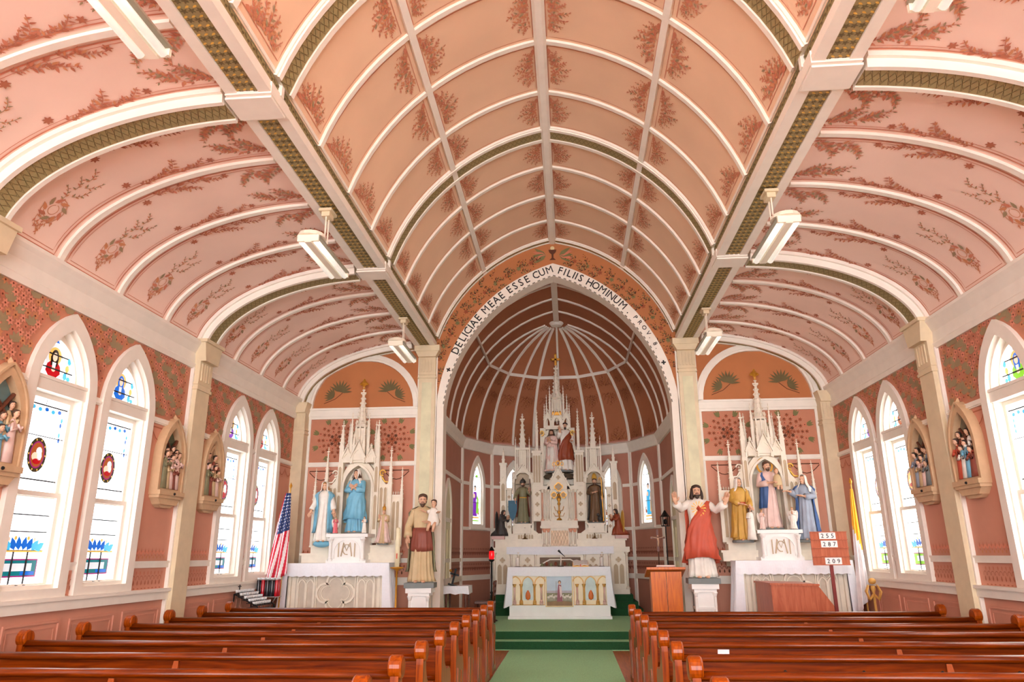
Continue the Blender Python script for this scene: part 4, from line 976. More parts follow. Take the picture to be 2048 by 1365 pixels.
    m.lathe([(.13, 0), (.15, .02), (.13, .05)], (0, .14, 4.12), 8); m.lathe([(.10, 0), (.11, .5)], (0, .14, 3.6), 8); part('lantern', m)
    m = MB(); spire(m, 0, .14, 4.15, 4.90, .13, 7, sides=8); part('spire', m)
    m = MB(); cross_(m, 0, .14, 4.90, .20); octa(m, (0, .14, 5.03), .085); part('finial_cross', m, GOLD)
    # wings
    for s in (-1, 1):
        m = MB(); pr = [(s*.40, 1.86), (s*.60, 1.86), (s*.60, 3.02), (s*.54, 3.0), (s*.47, 3.08), (s*.42, 3.26), (s*.40, 3.30)]
        m.prism(pr if s > 0 else list(reversed(pr)), .12, .26); lancets(m, min(s*.42, s*.58), max(s*.42, s*.58), .12, 1.95, 2.95, 2, .02, t=.014); part('wing_panel', m)
        m = MB(); pts = [(s*(.47+.055*math.cos(a*PI/5)), 3.22+.055*math.sin(a*PI/5)) for a in range(9)]; m.strip(pts, .022, .10, .16); m.strip([(s*.60, 3.04), (s*.52, 3.05), (s*.46, 3.14)], .025, .10, .16); octa(m, (s*.47, .12, 3.22), .025); part('scroll_ornament', m, GILT if s > 0 else STONE)
        m = MB(); pinnacle(m, s*.635, .10, 1.86, 3.70, .07, .63, 6); part('pinnacle', m)
        m = MB(); m.box(min(s*.66, s*.84), max(s*.66, s*.84), .14, .24, 1.86, 2.80); m.box(min(s*.65, s*.86), max(s*.65, s*.86), .12, .26, 2.76, 2.80); lancets(m, min(s*.67, s*.83), max(s*.67, s*.83), .14, 1.95, 2.68, 2, .02, t=.012); cresting(m, min(s*.66, s*.84), max(s*.66, s*.84), .18, 2.80, 4, .07); part('outer_panel', m)
        m = MB(); pinnacle(m, s*.86, .12, 1.86, 3.30, .055, .60, 6); part('pinnacle', m)
    draped_cloth('altar_cloth', 'white lace-edged cloth on the %s side altar' % ('left' if sg < 0 else 'right'), xa-.02, xb+.02, y0-.05, -.13, 1.532, .20, 1.0, X)
    return t
side_altar(-1, 'ivory gothic side altar with gold-tipped spire left of the chancel arch')
side_altar(1, 'ivory gothic side altar with gold-tipped spire right of the chancel arch')
# ------------------------------------------------------------------ high altar
HX = Matrix.Translation((-.06, 18.78, 0)); HA = thing('high_altar', 'tall ivory gothic high altar with pinnacles at the back of the chancel', 'altar', HX)
def hp(n, mb, mat=STONE, p=None, sm=False): return mb.build(n, mat, p or HA, sm)
m = MB(); m.box(-1.62, 1.62, -.30, .5, .745, 1.72); m.box(-1.70, 1.70, -.36, .5, 1.72, 1.84); m.box(-1.66, 1.66, -.34, .5, .745, .86); hp('table', m)
m = MB(); m.strip([(-.52, 1.02), (.52, 1.02), (.52, 1.62), (-.52, 1.62)], .03, -.33, -.30, closed=True); m.flat([(-.5, 1.04), (.5, 1.04), (.5, 1.6), (-.5, 1.6)], -.305, 1)
for k in range(9): m.ball((-.44+.11*k, -.32, 1.42+.03*(k % 2)), .04, .03, .05, 7, 4, 2 if k % 2 else 3); m.ball((-.44+.11*k, -.315, 1.28), .055, .03, .11, 7, 4, (3, 4, 2)[k % 3])
m.strip([(-.5, 1.42), (-.25, 1.55), (.25, 1.55), (.5, 1.42)], .03, -.325, -.30, 0)
hp('relief_panel', m, [STONE, M('relief_ground', (110, 84, 60), .6), M('relief_rust', (140, 70, 44), .6), M('relief_sage', (128, 130, 92), .6), M('relief_cream', (210, 186, 150), .6)])
for s in (-1, 1):
    for cc in (s*.80, s*1.42):
        m = MB(); m.strip([(cc-.16, .95), (cc+.16, .95), (cc+.16, 1.64), (cc-.16, 1.64)], .02, -.32, -.30, closed=True); lancets(m, cc-.14, cc+.14, -.30, .98, 1.45, 2, .02); quatre(m, cc, 1.54, .07, -.30, .02, .014); hp('tracery_panel', m)
    for cc in (s*.60, s*1.02, s*1.20, s*1.62):
        m = MB(); column(m, cc, -.33, .86, 1.72, .03); hp('colonnette', m, sm=True)
m = MB(); m.box(-1.62, 1.62, -.10, .5, 1.84, 2.02); m.box(-1.66, 1.66, -.13, .5, 2.0, 2.04); m.box(-1.5, -.45, 0, .5, 2.04, 2.18); m.box(.45, 1.5, 0, .5, 2.04, 2.18); hp('gradine', m)
for s in (-1, 1):
    m = MB(); cc = s*.86; m.prism([(cc-.28, 2.18), (cc+.28, 2.18), (cc, 2.38)], -.02, .10); m.strip([(cc-.31, 2.17), (cc, 2.40), (cc+.31, 2.17)], .04, -.05, .0); lancets(m, cc-.2, cc+.2, 0, 2.05, 2.16, 6, .012, t=.008); hp('pediment', m)
# tabernacle
m = MB(); m.box(-.44, .44, -.16, .4, 1.84, 2.30); m.box(-.48, .48, -.2, .4, 2.30, 2.36); m.box(-.46, .46, -.18, .4, 2.36, 2.48); hp('tabernacle', m)
for s in (-1, 1):
    for q in (.28, .38):
        m = MB(); column(m, s*q, -.18, 1.86, 2.29, .03, 0, 1); hp('colonnette', m, [STONE, M('rose_capital', (222, 160, 130), .5)], sm=True)
m = MB(); m.box(-.22, .22, -.175, -.15, 1.88, 2.24); 
for k in range(6):
    m.strip([(-.22+.073*k, 1.88), (-.22+.073*(k+1), 2.06), (-.22+.073*k, 2.24)], .012, -.19, -.175, 1); m.strip([(-.22+.073*(k+1), 1.88), (-.22+.073*k, 2.06), (-.22+.073*(k+1), 2.24)], .012, -.19, -.175, 1)
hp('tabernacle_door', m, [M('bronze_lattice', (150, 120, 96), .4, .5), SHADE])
# exposition niche with gable
m = MB(); m.prism([(-.46, 2.48), (.46, 2.48), (.46, 3.30), (-.46, 3.30)], -.05, .40, holes=[list(reversed(parch(.20, 2.481, 2.95, 3.2)))]); m.box(-.2, .2, .10, .14, 2.48, 3.2); m.box(-.50, -.22, -.12, .3, 3.24, 3.34); m.box(.22, .50, -.12, .3, 3.24, 3.34); hp('exposition_niche', m)
for s in (-1, 1):
    for q in (.26, .34, .42):
        m = MB(); column(m, s*q, -.09, 2.48, 3.26, .027, 0, 1); hp('colonnette', m, [STONE if q != .42 else M('blush_marble', (226, 176, 150), .4), STONE], sm=True)
    m = MB(); pinnacle(m, s*.42, -.06, 3.34, 3.98, .06, .35, 4); hp('pinnacle', m)
m = MB(); m.prism([(-.30, 3.26), (.30, 3.26), (0, 3.80)], -.12, -.04); gable(m, 0, -.10, 3.24, .33, .60, .045, .06); quatre(m, 0, 3.56, .06, -.12, .015, .012); hp('gable', m)
m = MB(); quatre(m, 0, 3.32, .10, -.12, .02, .022); 
for s in (-1, 1): quatre(m, s*.12, 3.12, .07, -.07, .02, .022)
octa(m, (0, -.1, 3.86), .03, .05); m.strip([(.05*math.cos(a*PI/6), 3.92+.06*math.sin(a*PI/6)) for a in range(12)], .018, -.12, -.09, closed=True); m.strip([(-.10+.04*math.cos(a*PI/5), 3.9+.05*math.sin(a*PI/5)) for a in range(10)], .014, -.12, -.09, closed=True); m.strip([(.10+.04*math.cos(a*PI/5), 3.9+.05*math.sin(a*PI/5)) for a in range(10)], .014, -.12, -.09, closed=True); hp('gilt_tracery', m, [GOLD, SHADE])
m = MB(); m.lathe([(.07, 0), (.06, .03), (.015, .06), (.02, .15), (.05, .19), (.015, .23), (.015, .36), (.045, .40), (.02, .45), (.06, .52), (.05, .56)], (0, -.02, 2.5), 10); octa(m, (0, -.02, 3.12), .06); 
for s in (-1, 1):
    m.strip([(0, 2.72), (s*.09, 2.74), (s*.12, 2.84)], .015, -.03, -.01); m.strip([(0, 2.60), (s*.1, 2.60), (s*.14, 2.68)], .012, -.03, -.01)
hp('gilt_monstrance', m, GOLD, sm=True)
# upper centre: screen behind the paired figures
m = MB(); m.box(-.46, .46, .28, .38, 3.3, 4.9); lancets(m, -.34, .34, .28, 3.7, 4.6, 3, .02, t=.016); hp('centre_screen', m, STONE)
m = MB(); m.prism(parch(.44, 3.4, 4.45, 4.95), .17, .28, holes=[list(reversed(parch(.37, 3.401, 4.4, 4.82)))]); hp('centre_arch', m)
for s in (-1, 1):
    m = MB(); a, b = sorted((s*.44, s*.66)); m.box(a, b, .0, .36, 2.48, 4.22); lancets(m, a+.01, b-.01, 0, 3.45, 4.15, 3, .02, t=.012); m.box(a-.02, b+.02, -.03, .36, 4.20, 4.26); m.strip([(a+.02, 2.5), (b-.02, 2.5), (b-.02, 3.35), (a+.02, 3.35)], .015, -.02, 0, closed=True)
    for zz in (2.65, 2.9, 3.15): quatre(m, (a+b)/2, zz, .06, 0, .02, .012)
    cresting(m, a, b, .02, 4.26, 5, .06); hp('pier', m)
    m = MB(); pinnacle(m, s*.54, .06, 4.26, 5.34, .07, .5, 6); hp('pinnacle', m)
    m = MB(); pts = [(s*(.40+.05*math.cos(a*PI/5)), 4.72+.06*math.sin(a*PI/5)) for a in range(9)]; m.strip(pts, .025, .0, .08); octa(m, (s*.40, .02, 4.72), .03); hp('scroll_ornament', m, GILT)
# crown tower
m = MB(); m.box(-.30, .30, .0, .34, 4.82, 4.92)
for cx, yy, hw in ((0, -.04, .15), (-.24, .02, .10), (.24, .02, .10)):
    m.prism([(cx-hw, 4.86), (cx+hw, 4.86), (cx+hw, 5.08), (cx, 5.30), (cx-hw, 5.08)], yy, yy+.08, holes=[list(reversed(parch(hw*.5, 4.90, 4.98, 5.12, 5, cx)))]); gable(m, cx, yy, 5.06, hw, .30, .025, .05)
hp('canopy', m)
m = MB(); m.box(-.12, .12, -.08, -.04, 5.18, 5.26); cresting(m, -.12, .12, -.06, 5.25, 4, .05); hp('gilt_crown', m, GOLD)
m = MB()
for a in range(8): m.cbox(.13*math.cos(a*PI/4), .14+.13*math.sin(a*PI/4), 5.0, .028, .028, .66)
m.lathe([(.105, 0), (.105, .6)], (0, .14, 5.05), 8); m.lathe([(.14, 0), (.17, .03), (.14, .06)], (0, .14, 5.64), 8)
for a in range(8): octa(m, (.15*math.cos(a*PI/4), .14+.15*math.sin(a*PI/4), 5.74), .025, .06)
hp('lantern', m)
for xx, yy, z0, z1 in ((-.18, .0, 5.1, 5.98), (.18, .0, 5.1, 5.98), (-.27, .1, 4.85, 5.76), (.27, .1, 4.85, 5.76), (-.11, -.05, 5.1, 5.62), (.11, -.05, 5.1, 5.62), (-.33, .05, 4.7, 5.5), (.33, .05, 4.7, 5.5)):
    m = MB(); pinnacle(m, xx, yy+.05, z0, z1, .05, .5, 5); hp('pinnacle', m)
m = MB(); spire(m, 0, .14, 5.70, 6.58, .15, 8, sides=8); hp('spire', m)
m = MB(); cross_(m, 0, .14, 6.58, .30); hp('finial_cross', m, GOLD)
# statue niches with towers, outer piers
for s in (-1, 1):
    c = s*.92
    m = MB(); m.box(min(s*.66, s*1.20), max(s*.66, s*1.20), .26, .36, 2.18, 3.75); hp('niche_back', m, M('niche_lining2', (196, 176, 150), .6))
    m = MB(); m.box(c-.2, c+.2, -.08, .3, 2.18, 2.40); m.box(c-.23, c+.23, -.1, .3, 2.38, 2.42); hp('statue_bracket', m)
    m = MB(); 
    for q in (-.24, .24): column(m, c+q, .02, 2.42, 3.45, .022); m.cbox(c+q, .16, 2.2, .06, .2, 1.5)
    hp('niche_columns', m)
    m = MB(); m.prism([(c-.27, 3.42), (c+.27, 3.42), (c+.27, 3.60), (c, 3.86), (c-.27, 3.60)], .0, .30, holes=[list(reversed(parch(.2, 3.421, 3.5, 3.72, 6, c)))]); gable(m, c, .0, 3.55, .27, .38, .03, .05); hp('niche_canopy', m)
    m = MB()
    for q in (-.13, -.065, 0, .065, .13): m.cbox(c+q, .05, 3.72, .022, .03, .62); m.cbox(c+q, .2, 3.72, .022, .03, .62)
    m.cbox(c, .13, 3.7, .30, .16, .06); m.cbox(c, .13, 4.30, .34, .22, .05); m.cbox(c, .14, 3.76, .2, .1, .55); hp('tower', m)
    m = MB(); spire(m, c, .12, 4.35, 5.20, .15, 6); hp('spire', m)
    for q in (-.18, .18):
        m = MB(); pinnacle(m, c+q, .06, 3.55, 4.62, .045, .6, 5); hp('pinnacle', m)
    m = MB(); a, b = sorted((s*1.22, s*1.34)); m.box(a, b, .08, .3, 2.04, 3.30); m.box(a-.02, b+.02, .05, .3, 3.28, 3.33)
    for zz in (2.35, 2.6, 2.85, 3.1): quatre(m, (a+b)/2, zz, .045, .08, .02, .01)
    hp('panel', m)
    m = MB(); m.cbox(s*1.43, .14, 2.04, .16, .2, 1.9); lancets(m, s*1.43-.06, s*1.43+.06, .04, 2.2, 2.9, 1, .015, t=.012); lancets(m, s*1.43-.06, s*1.43+.06, .04, 3.0, 3.45, 1, .015, t=.012); m.cbox(s*1.43, .14, 3.92, .2, .24, .05); gable(m, s*1.43, .04, 3.45, .09, .16, .02, .03); hp('outer_pier', m)
    m = MB(); pinnacle(m, s*1.43, .14, 3.95, 4.34, .07, .3, 3); hp('pinnacle', m)
    m = MB(); m.box(min(s*1.38, s*1.70), max(s*1.38, s*1.70), -.2, .12, 2.04, 2.12); hp('corner_bracket', m, M('rose_marble', (196, 150, 140), .4))
draped_cloth('altar_cloth', 'white cloth lying on the high altar table', -1.30, 1.30, -.36, -.14, 1.842, .16, .0, HX, 1)
# ================================================================== STATUES
SKIN = M('painted_flesh', (226, 178, 146), .5, var=.04, scale=20)
EYE = M('painted_eye', (44, 30, 24), .4)
LIP = M('painted_lip', (176, 96, 84), .5)
HB = M('painted_brown_hair', (84, 56, 38), .6, var=.2, scale=40, bump=.4)
HD = M('painted_dark_hair', (56, 38, 28), .6, var=.2, scale=40, bump=.4)
HL = M('painted_fair_hair', (176, 128, 76), .6, var=.2, scale=40, bump=.4)
def cm(n, c, r=.55): return M('painted_'+n, c, r, var=.08, scale=10)
S_BLUE = cm('sky_blue', (122, 186, 214)); S_BLUED = cm('deep_blue', (62, 96, 150)); S_WHT = cm('off_white', (236, 230, 220)); S_RED = cm('vermilion', (200, 84, 58)); S_GRN = cm('sage', (132, 128, 96)); S_TAN = cm('tan', (206, 180, 138)); S_MAR = cm('maroon', (142, 74, 58)); S_GLD = cm('ochre_gold', (206, 160, 72)); S_GRY = cm('slate', (150, 160, 176)); S_PNK = cm('pale_pink', (232, 200, 190)); S_BRN = cm('umber', (112, 82, 54)); S_ROSE = cm('rose', (222, 110, 120)); S_NAVY = cm('teal', (26, 92, 120)); S_RUST = cm('russet', (150, 66, 34)); S_BLK = cm('charcoal', (62, 58, 56)); S_STN = cm('stone_grey', (120, 126, 124))
RZ = [.012, .05, .13, .22, .32, .42, .52, .60, .66, .72, .77, .81, .835, .86]
RX = [.150, .146, .134, .126, .119, .114, .109, .100, .104, .112, .118, .112, .078, .036]
RY = [.118, .114, .106, .098, .092, .088, .085, .078, .082, .086, .086, .078, .060, .034]
FA = [.22, .21, .20, .18, .15, .12, .09, .05, .035, .02, .0, .0, .0, .0]
def robe_rings(k=12, n=72, sx=1., sy=1., lean=0., knee=0., top=14, seed=0.):
    rr = []
    for z, rx, ry, fa in list(zip(RZ, RX, RY, FA))[:top]:
        ring = []
        for i in range(n):
            t = 2*PI*i/n; ph = seed+.9*math.sin(z*7+seed)+.5*math.sin(2*t+z*4)
            f = 1+fa*((1-2*abs(math.sin((k*t+ph)/2))**.8)+.5*math.cos((k*.5+1)*t+ph*2))*.72
            kb = knee*math.exp(-((z-.30)/.10)**2)*math.exp(-((t-PI*1.42)/.45)**2)
            ring.append((rx*sx*f*math.cos(t)+lean*z*z, ry*sy*f*math.sin(t)-kb, z))
        rr.append(ring)
    return rr
def shell(mb, zs, a0, a1, sc, k=10, n=64, th=.012, m=0, amp=.14, seed=1., hem=0., shift=0., tw=5.):
    # open garment wrapped around the figure from angle a0 to a1 (0 = viewer's right, -pi/2 = front)
    rings = []
    for q, z in enumerate(zs):
        j = max(i for i in range(len(RZ)) if RZ[i] <= max(z, .012)); j = min(j, len(RZ)-2); f = (z-RZ[j])/(RZ[j+1]-RZ[j])
        rx = RX[j]*(1-f)+RX[j+1]*f; ry = RY[j]*(1-f)+RY[j+1]*f; s = sc[q] if isinstance(sc, (list, tuple)) else sc; fa = amp*(1-z)
        out = []; inn = []
        b0 = a0[q] if isinstance(a0, (list, tuple)) else a0; b1 = a1[q] if isinstance(a1, (list, tuple)) else a1
        for i in range(n+1):
            t = b0+(b1-b0)*i/n; g = 1+fa*(.7*(1-2*abs(math.sin((k*t+seed+z*tw)/2))**.8)+.3*math.cos((k+4)*t-z*9))
            zz = z+hem*math.sin(t*1.0+shift)*(1-z)
            out.append((rx*s*g*math.cos(t), ry*s*g*math.sin(t), zz)); inn.append(((rx*s*g-th)*math.cos(t), (ry*s*g-th)*math.sin(t), zz))
        rings.append(out+list(reversed(inn)))
    mb.loft(rings, m=m)
def hand(mb, w, d, up, s, m=0, curl=.25, side=1):
    # palm and five fingers from the wrist w, pointing along d; up = back of the hand
    d = Vector(d).normalized(); up = (Vector(up)-d*Vector(up).dot(d)).normalized(); sd = d.cross(up)*side; w = Vector(w)
    mb.tube([w-d*.10*s, w, w+d*.22*s, w+d*.48*s], [.105*s, .13*s, .21*s, .20*s], 8, m, .5)
    for i, L in enumerate((.42, .50, .47, .36)):
        b = w+d*.44*s+sd*(.165-.11*i)*s; mb.tube([b-d*.05*s, b+d*L*.4*s-up*curl*.02*s, b+d*L*.75*s-up*curl*.14*s, b+d*L*s-up*curl*.34*s], [.058*s, .056*s, .05*s, .036*s], 6, m)
    b = w+d*.12*s+sd*.15*s; mb.tube([b-sd*.06*s, b+sd*.12*s+d*.12*s-up*.05*s, b+sd*.17*s+d*.30*s-up*.1*s], [.075*s, .064*s, .042*s], 6, m)
def head(mb, c, s, yaw=0., nod=0., mskin=0, meye=1, mlip=2):
    X0 = mb.X; R = Matrix.Translation(c) @ Matrix.Rotation(yaw, 4, 'Z') @ Matrix.Rotation(nod, 4, 'X') @ Matrix.Scale(s, 4)
    mb.X = R if X0 is None else X0 @ R
    n = 16; rings = []
    for z, rx, ry, oy in ((-.52, .10, .10, -.16), (-.47, .19, .20, -.14), (-.36, .27, .31, -.07), (-.2, .325, .40, -.02), (0, .355, .44, 0), (.2, .36, .45, .02), (.36, .31, .40, .04), (.46, .20, .27, .05), (.505, .05, .07, .05)):
        rings.append([(rx*math.cos(2*PI*k/n), oy+ry*math.sin(2*PI*k/n), z) for k in range(n)])
    mb.loft(rings, m=mskin)
    mb.tube([(0, .04, -.75), (0, .05, -.5), (0, .04, -.25)], [.22, .19, .2], 10, mskin)
    mb.loft([[(-.02, -.42, .12), (.02, -.42, .12), (.03, -.40, .05), (-.03, -.40, .05)], [(-.045, -.50, -.07), (.045, -.50, -.07), (.06, -.40, -.10), (-.06, -.40, -.10)], [(-.03, -.42, -.12), (.03, -.42, -.12), (.03, -.38, -.12), (-.03, -.38, -.12)]], m=mskin)
    for sx in (-1, 1):
        mb.ball((sx*.14, -.395, .03), .055, .03, .028, 8, 4, meye); mb.tube([(sx*.05, -.435, .095), (sx*.14, -.43, .115), (sx*.23, -.375, .09)], [.014, .02, .01], 5, meye); mb.ball((sx*.365, .04, -.02), .035, .07, .11, 7, 4, mskin)
        mb.ball((sx*.17, -.33, -.12), .10, .09, .09, 7, 4, mskin)
    mb.ball((0, -.405, -.225), .085, .035, .026, 8, 4, mlip)
    mb.X = X0
def hair(mb, c, s, kind, yaw=0., nod=0., m=0):
    X0 = mb.X; R = Matrix.Translation(c) @ Matrix.Rotation(yaw, 4, 'Z') @ Matrix.Rotation(nod, 4, 'X') @ Matrix.Scale(s, 4); mb.X = R if X0 is None else X0 @ R
    n = 18; rings = []
    for z, k, fr in ((-.42, .72, .15), (-.2, .98, .12), (.0, 1.06, .0), (.15, 1.08, -.12), (.27, 1.09, -.36), (.40, 1.02, -.40), (.50, .72, -.30), (.565, .2, -.02)):
        ring = []
        for i in range(n):
            t = 2*PI*i/n; x = .385*k*math.cos(t)*(1+.03*math.cos(7*t)); y = .05+.47*k*math.sin(t)*(1+.03*math.sin(9*t)); y = max(y, fr+.02*math.sin(5*t) if z < .2 else fr)
            ring.append((x, y, z))
        rings.append(ring)
    mb.loft(rings, m=m)
    if kind in ('long', 'beard_long'):
        for sx in (-1, 1):
            for q in range(4): mb.tube([(sx*(.30+.02*q), -.12+.12*q, .25), (sx*(.40), -.14+.13*q, -.15), (sx*(.43+.02*q), -.18+.15*q, -.5), (sx*(.38+.05*(q % 2)), -.22+.16*q, -.82)], [.10, .12, .12, .05], 7, m)
        mb.tube([(0, .35, .2), (0, .45, -.2), (0, .42, -.75)], [.3, .34, .22], 10, m)
    if kind in ('beard', 'beard_long'):
        mb.loft([[(.26*k*math.cos(t_)*1.0, oy+.24*k*math.sin(t_), z) for t_ in [2*PI*i/12 for i in range(12)]] for z, k, oy in ((-.66, .18, -.34), (-.56, .55, -.30), (-.42, .86, -.24), (-.30, 1.0, -.17), (-.20, 1.05, -.08))], m=m)
        for sx in (-1, 1): mb.tube([(0, -.445, -.165), (sx*.09, -.44, -.185), (sx*.15, -.38, -.25)], [.025, .032, .015], 6, m)
    mb.X = X0
def veil(mb, c, s, fall, m=0, yaw=0., wide=1.):
    X0 = mb.X; R = Matrix.Translation(c) @ Matrix.Rotation(yaw, 4, 'Z') @ Matrix.Scale(s, 4); mb.X = R if X0 is None else X0 @ R
    n = 22; rings = []
    for z, rx, ry, op in ((.62, .05, .06, .2), (.58, .28, .34, .3), (.44, .42, .50, .62), (.2, .48, .56, .72), (-.1, .50, .57, .74), (-.4, .52, .58, .70), (-.7, .66*wide, .62, .75), (-1.0, .92*wide, .68, .8), (-fall, .98*wide, .72, .8)):
        out = []; inn = []
        for i in range(n+1):
            t = -PI/2+op*.9+(2*PI-1.8*op)*i/n; g = 1+.03*math.cos(9*t)*(1 if z < -.3 else .3)
            out.append((rx*g*math.cos(t), .05+ry*g*math.sin(t), z)); inn.append(((rx*g-.04)*math.cos(t), .05+(ry*g-.04)*math.sin(t), z))
        rings.append(out+list(reversed(inn)))
    mb.loft(list(reversed(rings)), m=m); mb.X = X0
HS = .130
def statue(name, label, loc, H, rot, robe, arms, hk='long', hm=HB, yaw=0., nod=0., mantle=None, vl=None, base=S_STN, bsh='disc', sx=1., knee=.02, seed=0., group=None, top=14, hx=0., hy=0., cuff=None, legs=False, belt=None):
    X = Matrix.Translation(loc) @ Matrix.Rotation(rot, 4, 'Z') @ Matrix.Scale(H, 4)
    t = thing(name, label, 'statue', X, group)
    hc = (hx, -.016+hy, .93)
    b = MB(); head(b, hc, HS, yaw, nod)
    r = MB(); r.loft(robe_rings(seed=seed, sx=sx, knee=knee, top=top))
    for a in arms:
        (ex, ey, ez), (wx, wy, wz), hd, up = a[:4]; sg = 1 if a[4] > 0 else -1
        sh = (sg*.098*sx, .0, .795); e = (ex, ey, ez); w = (wx, wy, wz); mid = [(p+q)/2 for p, q in zip(e, w)]
        r.tube([(sg*.06*sx, 0, .80), sh, [(p+q)/2 for p, q in zip(sh, e)], e, mid, [p+(q-p)*.9 for p, q in zip(e, w)]], [.04, .048, .046, .044, .046, .05], 10)
        d = Vector(hd).normalized(); b.tube([(0, 0, .785), (sg*.07*sx, 0, .79), sh, e, mid, w], [.03, .03, .03, .028, .026, .02], 8); b.tube([(hc[0], 0, .87), (0, 0, .76)], .03, 8); hand(b, w, hd, up, .138, 0, .35, sg)
    body = b.build('body', [SKIN, EYE, LIP], t, True)
    r.build('robe', robe, t, True)
    if hk:
        h = MB(); hair(h, hc, HS, hk, yaw, nod); h.build('hair', hm, t, True)
    if vl:
        v = MB(); veil(v, hc, HS*1.02, vl[1], yaw=yaw*.5); v.build('veil', vl[0], t, True)
    if mantle:
        q = MB(); mantle[1](q); q.build('mantle', mantle[0], t, True)
    if belt:
        q = MB(); q.loft([[(1.07*.10*sx*math.cos(2*PI*i/20), 1.07*.079*math.sin(2*PI*i/20), z) for i in range(20)] for z in (.585, .61)]); q.build('sash', belt, t, True)
    q = MB()
    if bsh == 'disc': q.lathe([(.17, -.03), (.175, 0.0), (.165, .012), (.10, .02)], (0, 0, 0), 20, sy=.85)
    elif bsh == 'box': q.box(-.17, .17, -.14, .14, -.055, .0); q.lathe([(.16, 0), (.14, .012), (.05, .02)], (0, 0, 0), 16, sy=.8)
    elif bsh == 'globe': q.ball((0, 0, -.03), .15, .12, .06, 16, 8)
    q.build('base', base, t, bsh == 'globe')
    # toes peeping under the hem
    f = MB()
    for s_ in (-1, 1): f.ball((s_*.045, -.115*1, .014), .024, .045, .014, 8, 5)
    f.build('foot', SKIN, t, True)
    return t
FR = (0, -1, 0); UPZ = (0, 0, 1)
def mant_back(m, sc=1.18, o=.9, lo=.05, amp=.10): shell(m, [lo, .15, .3, .45, .6, .7, .78, .83, .855], -PI/2+o, 1.5*PI-o, [sc*1.05, sc, sc, sc, sc*1.05, sc*1.08, sc*1.08, sc*1.1, 1.35], amp=amp)
def mant_drape(m, sc=1.24):  # toga-like drape: high on the viewer's right, hem rising to the left
    zs = [.17, .28, .4, .5, .6, .68, .75, .81]
    shell(m, zs, [-2.9, -2.9, -2.9, -2.75, -2.3, -1.75, -1.2, -.8], [PI*.95]*5+[PI*.9, PI*.85, PI*.7], [sc*1.22, sc*1.20, sc*1.17, sc*1.14, sc*1.12, sc*1.08, sc*1.02, sc*1.06], k=9, amp=.25, hem=-.06, tw=17)
# left pedestal figure: bearded man with a child on his arm
def pedestal(x, y, z1, label):
    t = thing('pedestal', label, 'pedestal', (x, y, 0)); m = MB()
    m.box(-.21, .21, -.19, .19, 0, .12); m.box(-.15, .15, -.13, .13, .12, z1-.14); m.box(-.19, .19, -.17, .17, z1-.14, z1-.09); m.box(-.23, .23, -.20, .20, z1-.09, z1); m.box(-.18, .18, -.16, .16, z1-.42, z1-.38)
    m.build('shaft', MARB, t)
    for s_ in (-1, 1):
        m = MB(); column(m, s_*.16, -.14, .12, z1-.14, .025); m.build('colonnette', MARB, t, True)
    m = MB(); lancets(m, -.11, .11, -.13, .2, z1-.45, 2, .012, t=.012); m.build('tracery_panel', MARB, t)
pedestal(-2.49, 13.42, 1.12, 'white gothic pedestal below the bearded man holding a child')
pedestal(2.49, 13.42, 1.17, 'white gothic pedestal below the figure with open arms')
T = statue('statue', 'bearded man statue carrying a child, left of the chancel arch', (-2.49, 13.42, 1.20), 1.56, .05, S_TAN, [((.17, -.03, .68), (.12, -.15, .66), (-.3, -.4, .1), UPZ, 1), ((-.16, .0, .62), (-.15, -.09, .50), (0, -.2, -1), (-1, 0, 0), -1)], 'beard', HB, yaw=.15, nod=.12,
            mantle=(S_MAR, lambda m: shell(m, [.36, .42, .48, .55, .61], -3.1, .15, [1.2, 1.2, 1.17, 1.13, 1.1], k=9, amp=.14, hem=.03)), bsh='box', base=S_STN, belt=S_MAR)
q = MB(); mant_back(q, 1.3, 1.25, .12, .14); q.build('cloak', S_GRN, T, True)
# child on the arm
q = MB(); head(q, (.145, -.10, .885), .080, -.2, 0); hand(q, (.06, -.16, .78), (-.8, -.3, .4), UPZ, .09); hand(q, (.20, -.16, .77), (.3, -.8, .2), UPZ, .09); q.tube([(.12, -.17, .66), (.10, -.20, .62), (.09, -.19, .57)], [.022, .02, .016], 7); q.tube([(.17, -.17, .66), (.16, -.20, .61), (.15, -.19, .56)], [.022, .02, .016], 7); q.build('child_body', [SKIN, EYE, LIP], T, True)
q = MB(); hair(q, (.145, -.10, .885), .080, 'short', -.2); q.build('child_hair', HB, T, True)
q = MB(); q.loft([[(.145+rx*math.cos(2*PI*i/16)*(1+.06*math.cos(5*i)), -.115+ry*math.sin(2*PI*i/16)-(.83-z)*.15, z) for i in range(16)] for z, rx, ry in ((.63, .065, .05), (.68, .068, .055), (.75, .055, .045), (.80, .05, .04), (.83, .028, .025))]); q.tube([(.12, -.12, .80), (.08, -.15, .78)], .022, 7); q.tube([(.17, -.12, .80), (.20, -.15, .775)], .022, 7); q.build('child_robe', S_WHT, T, True)
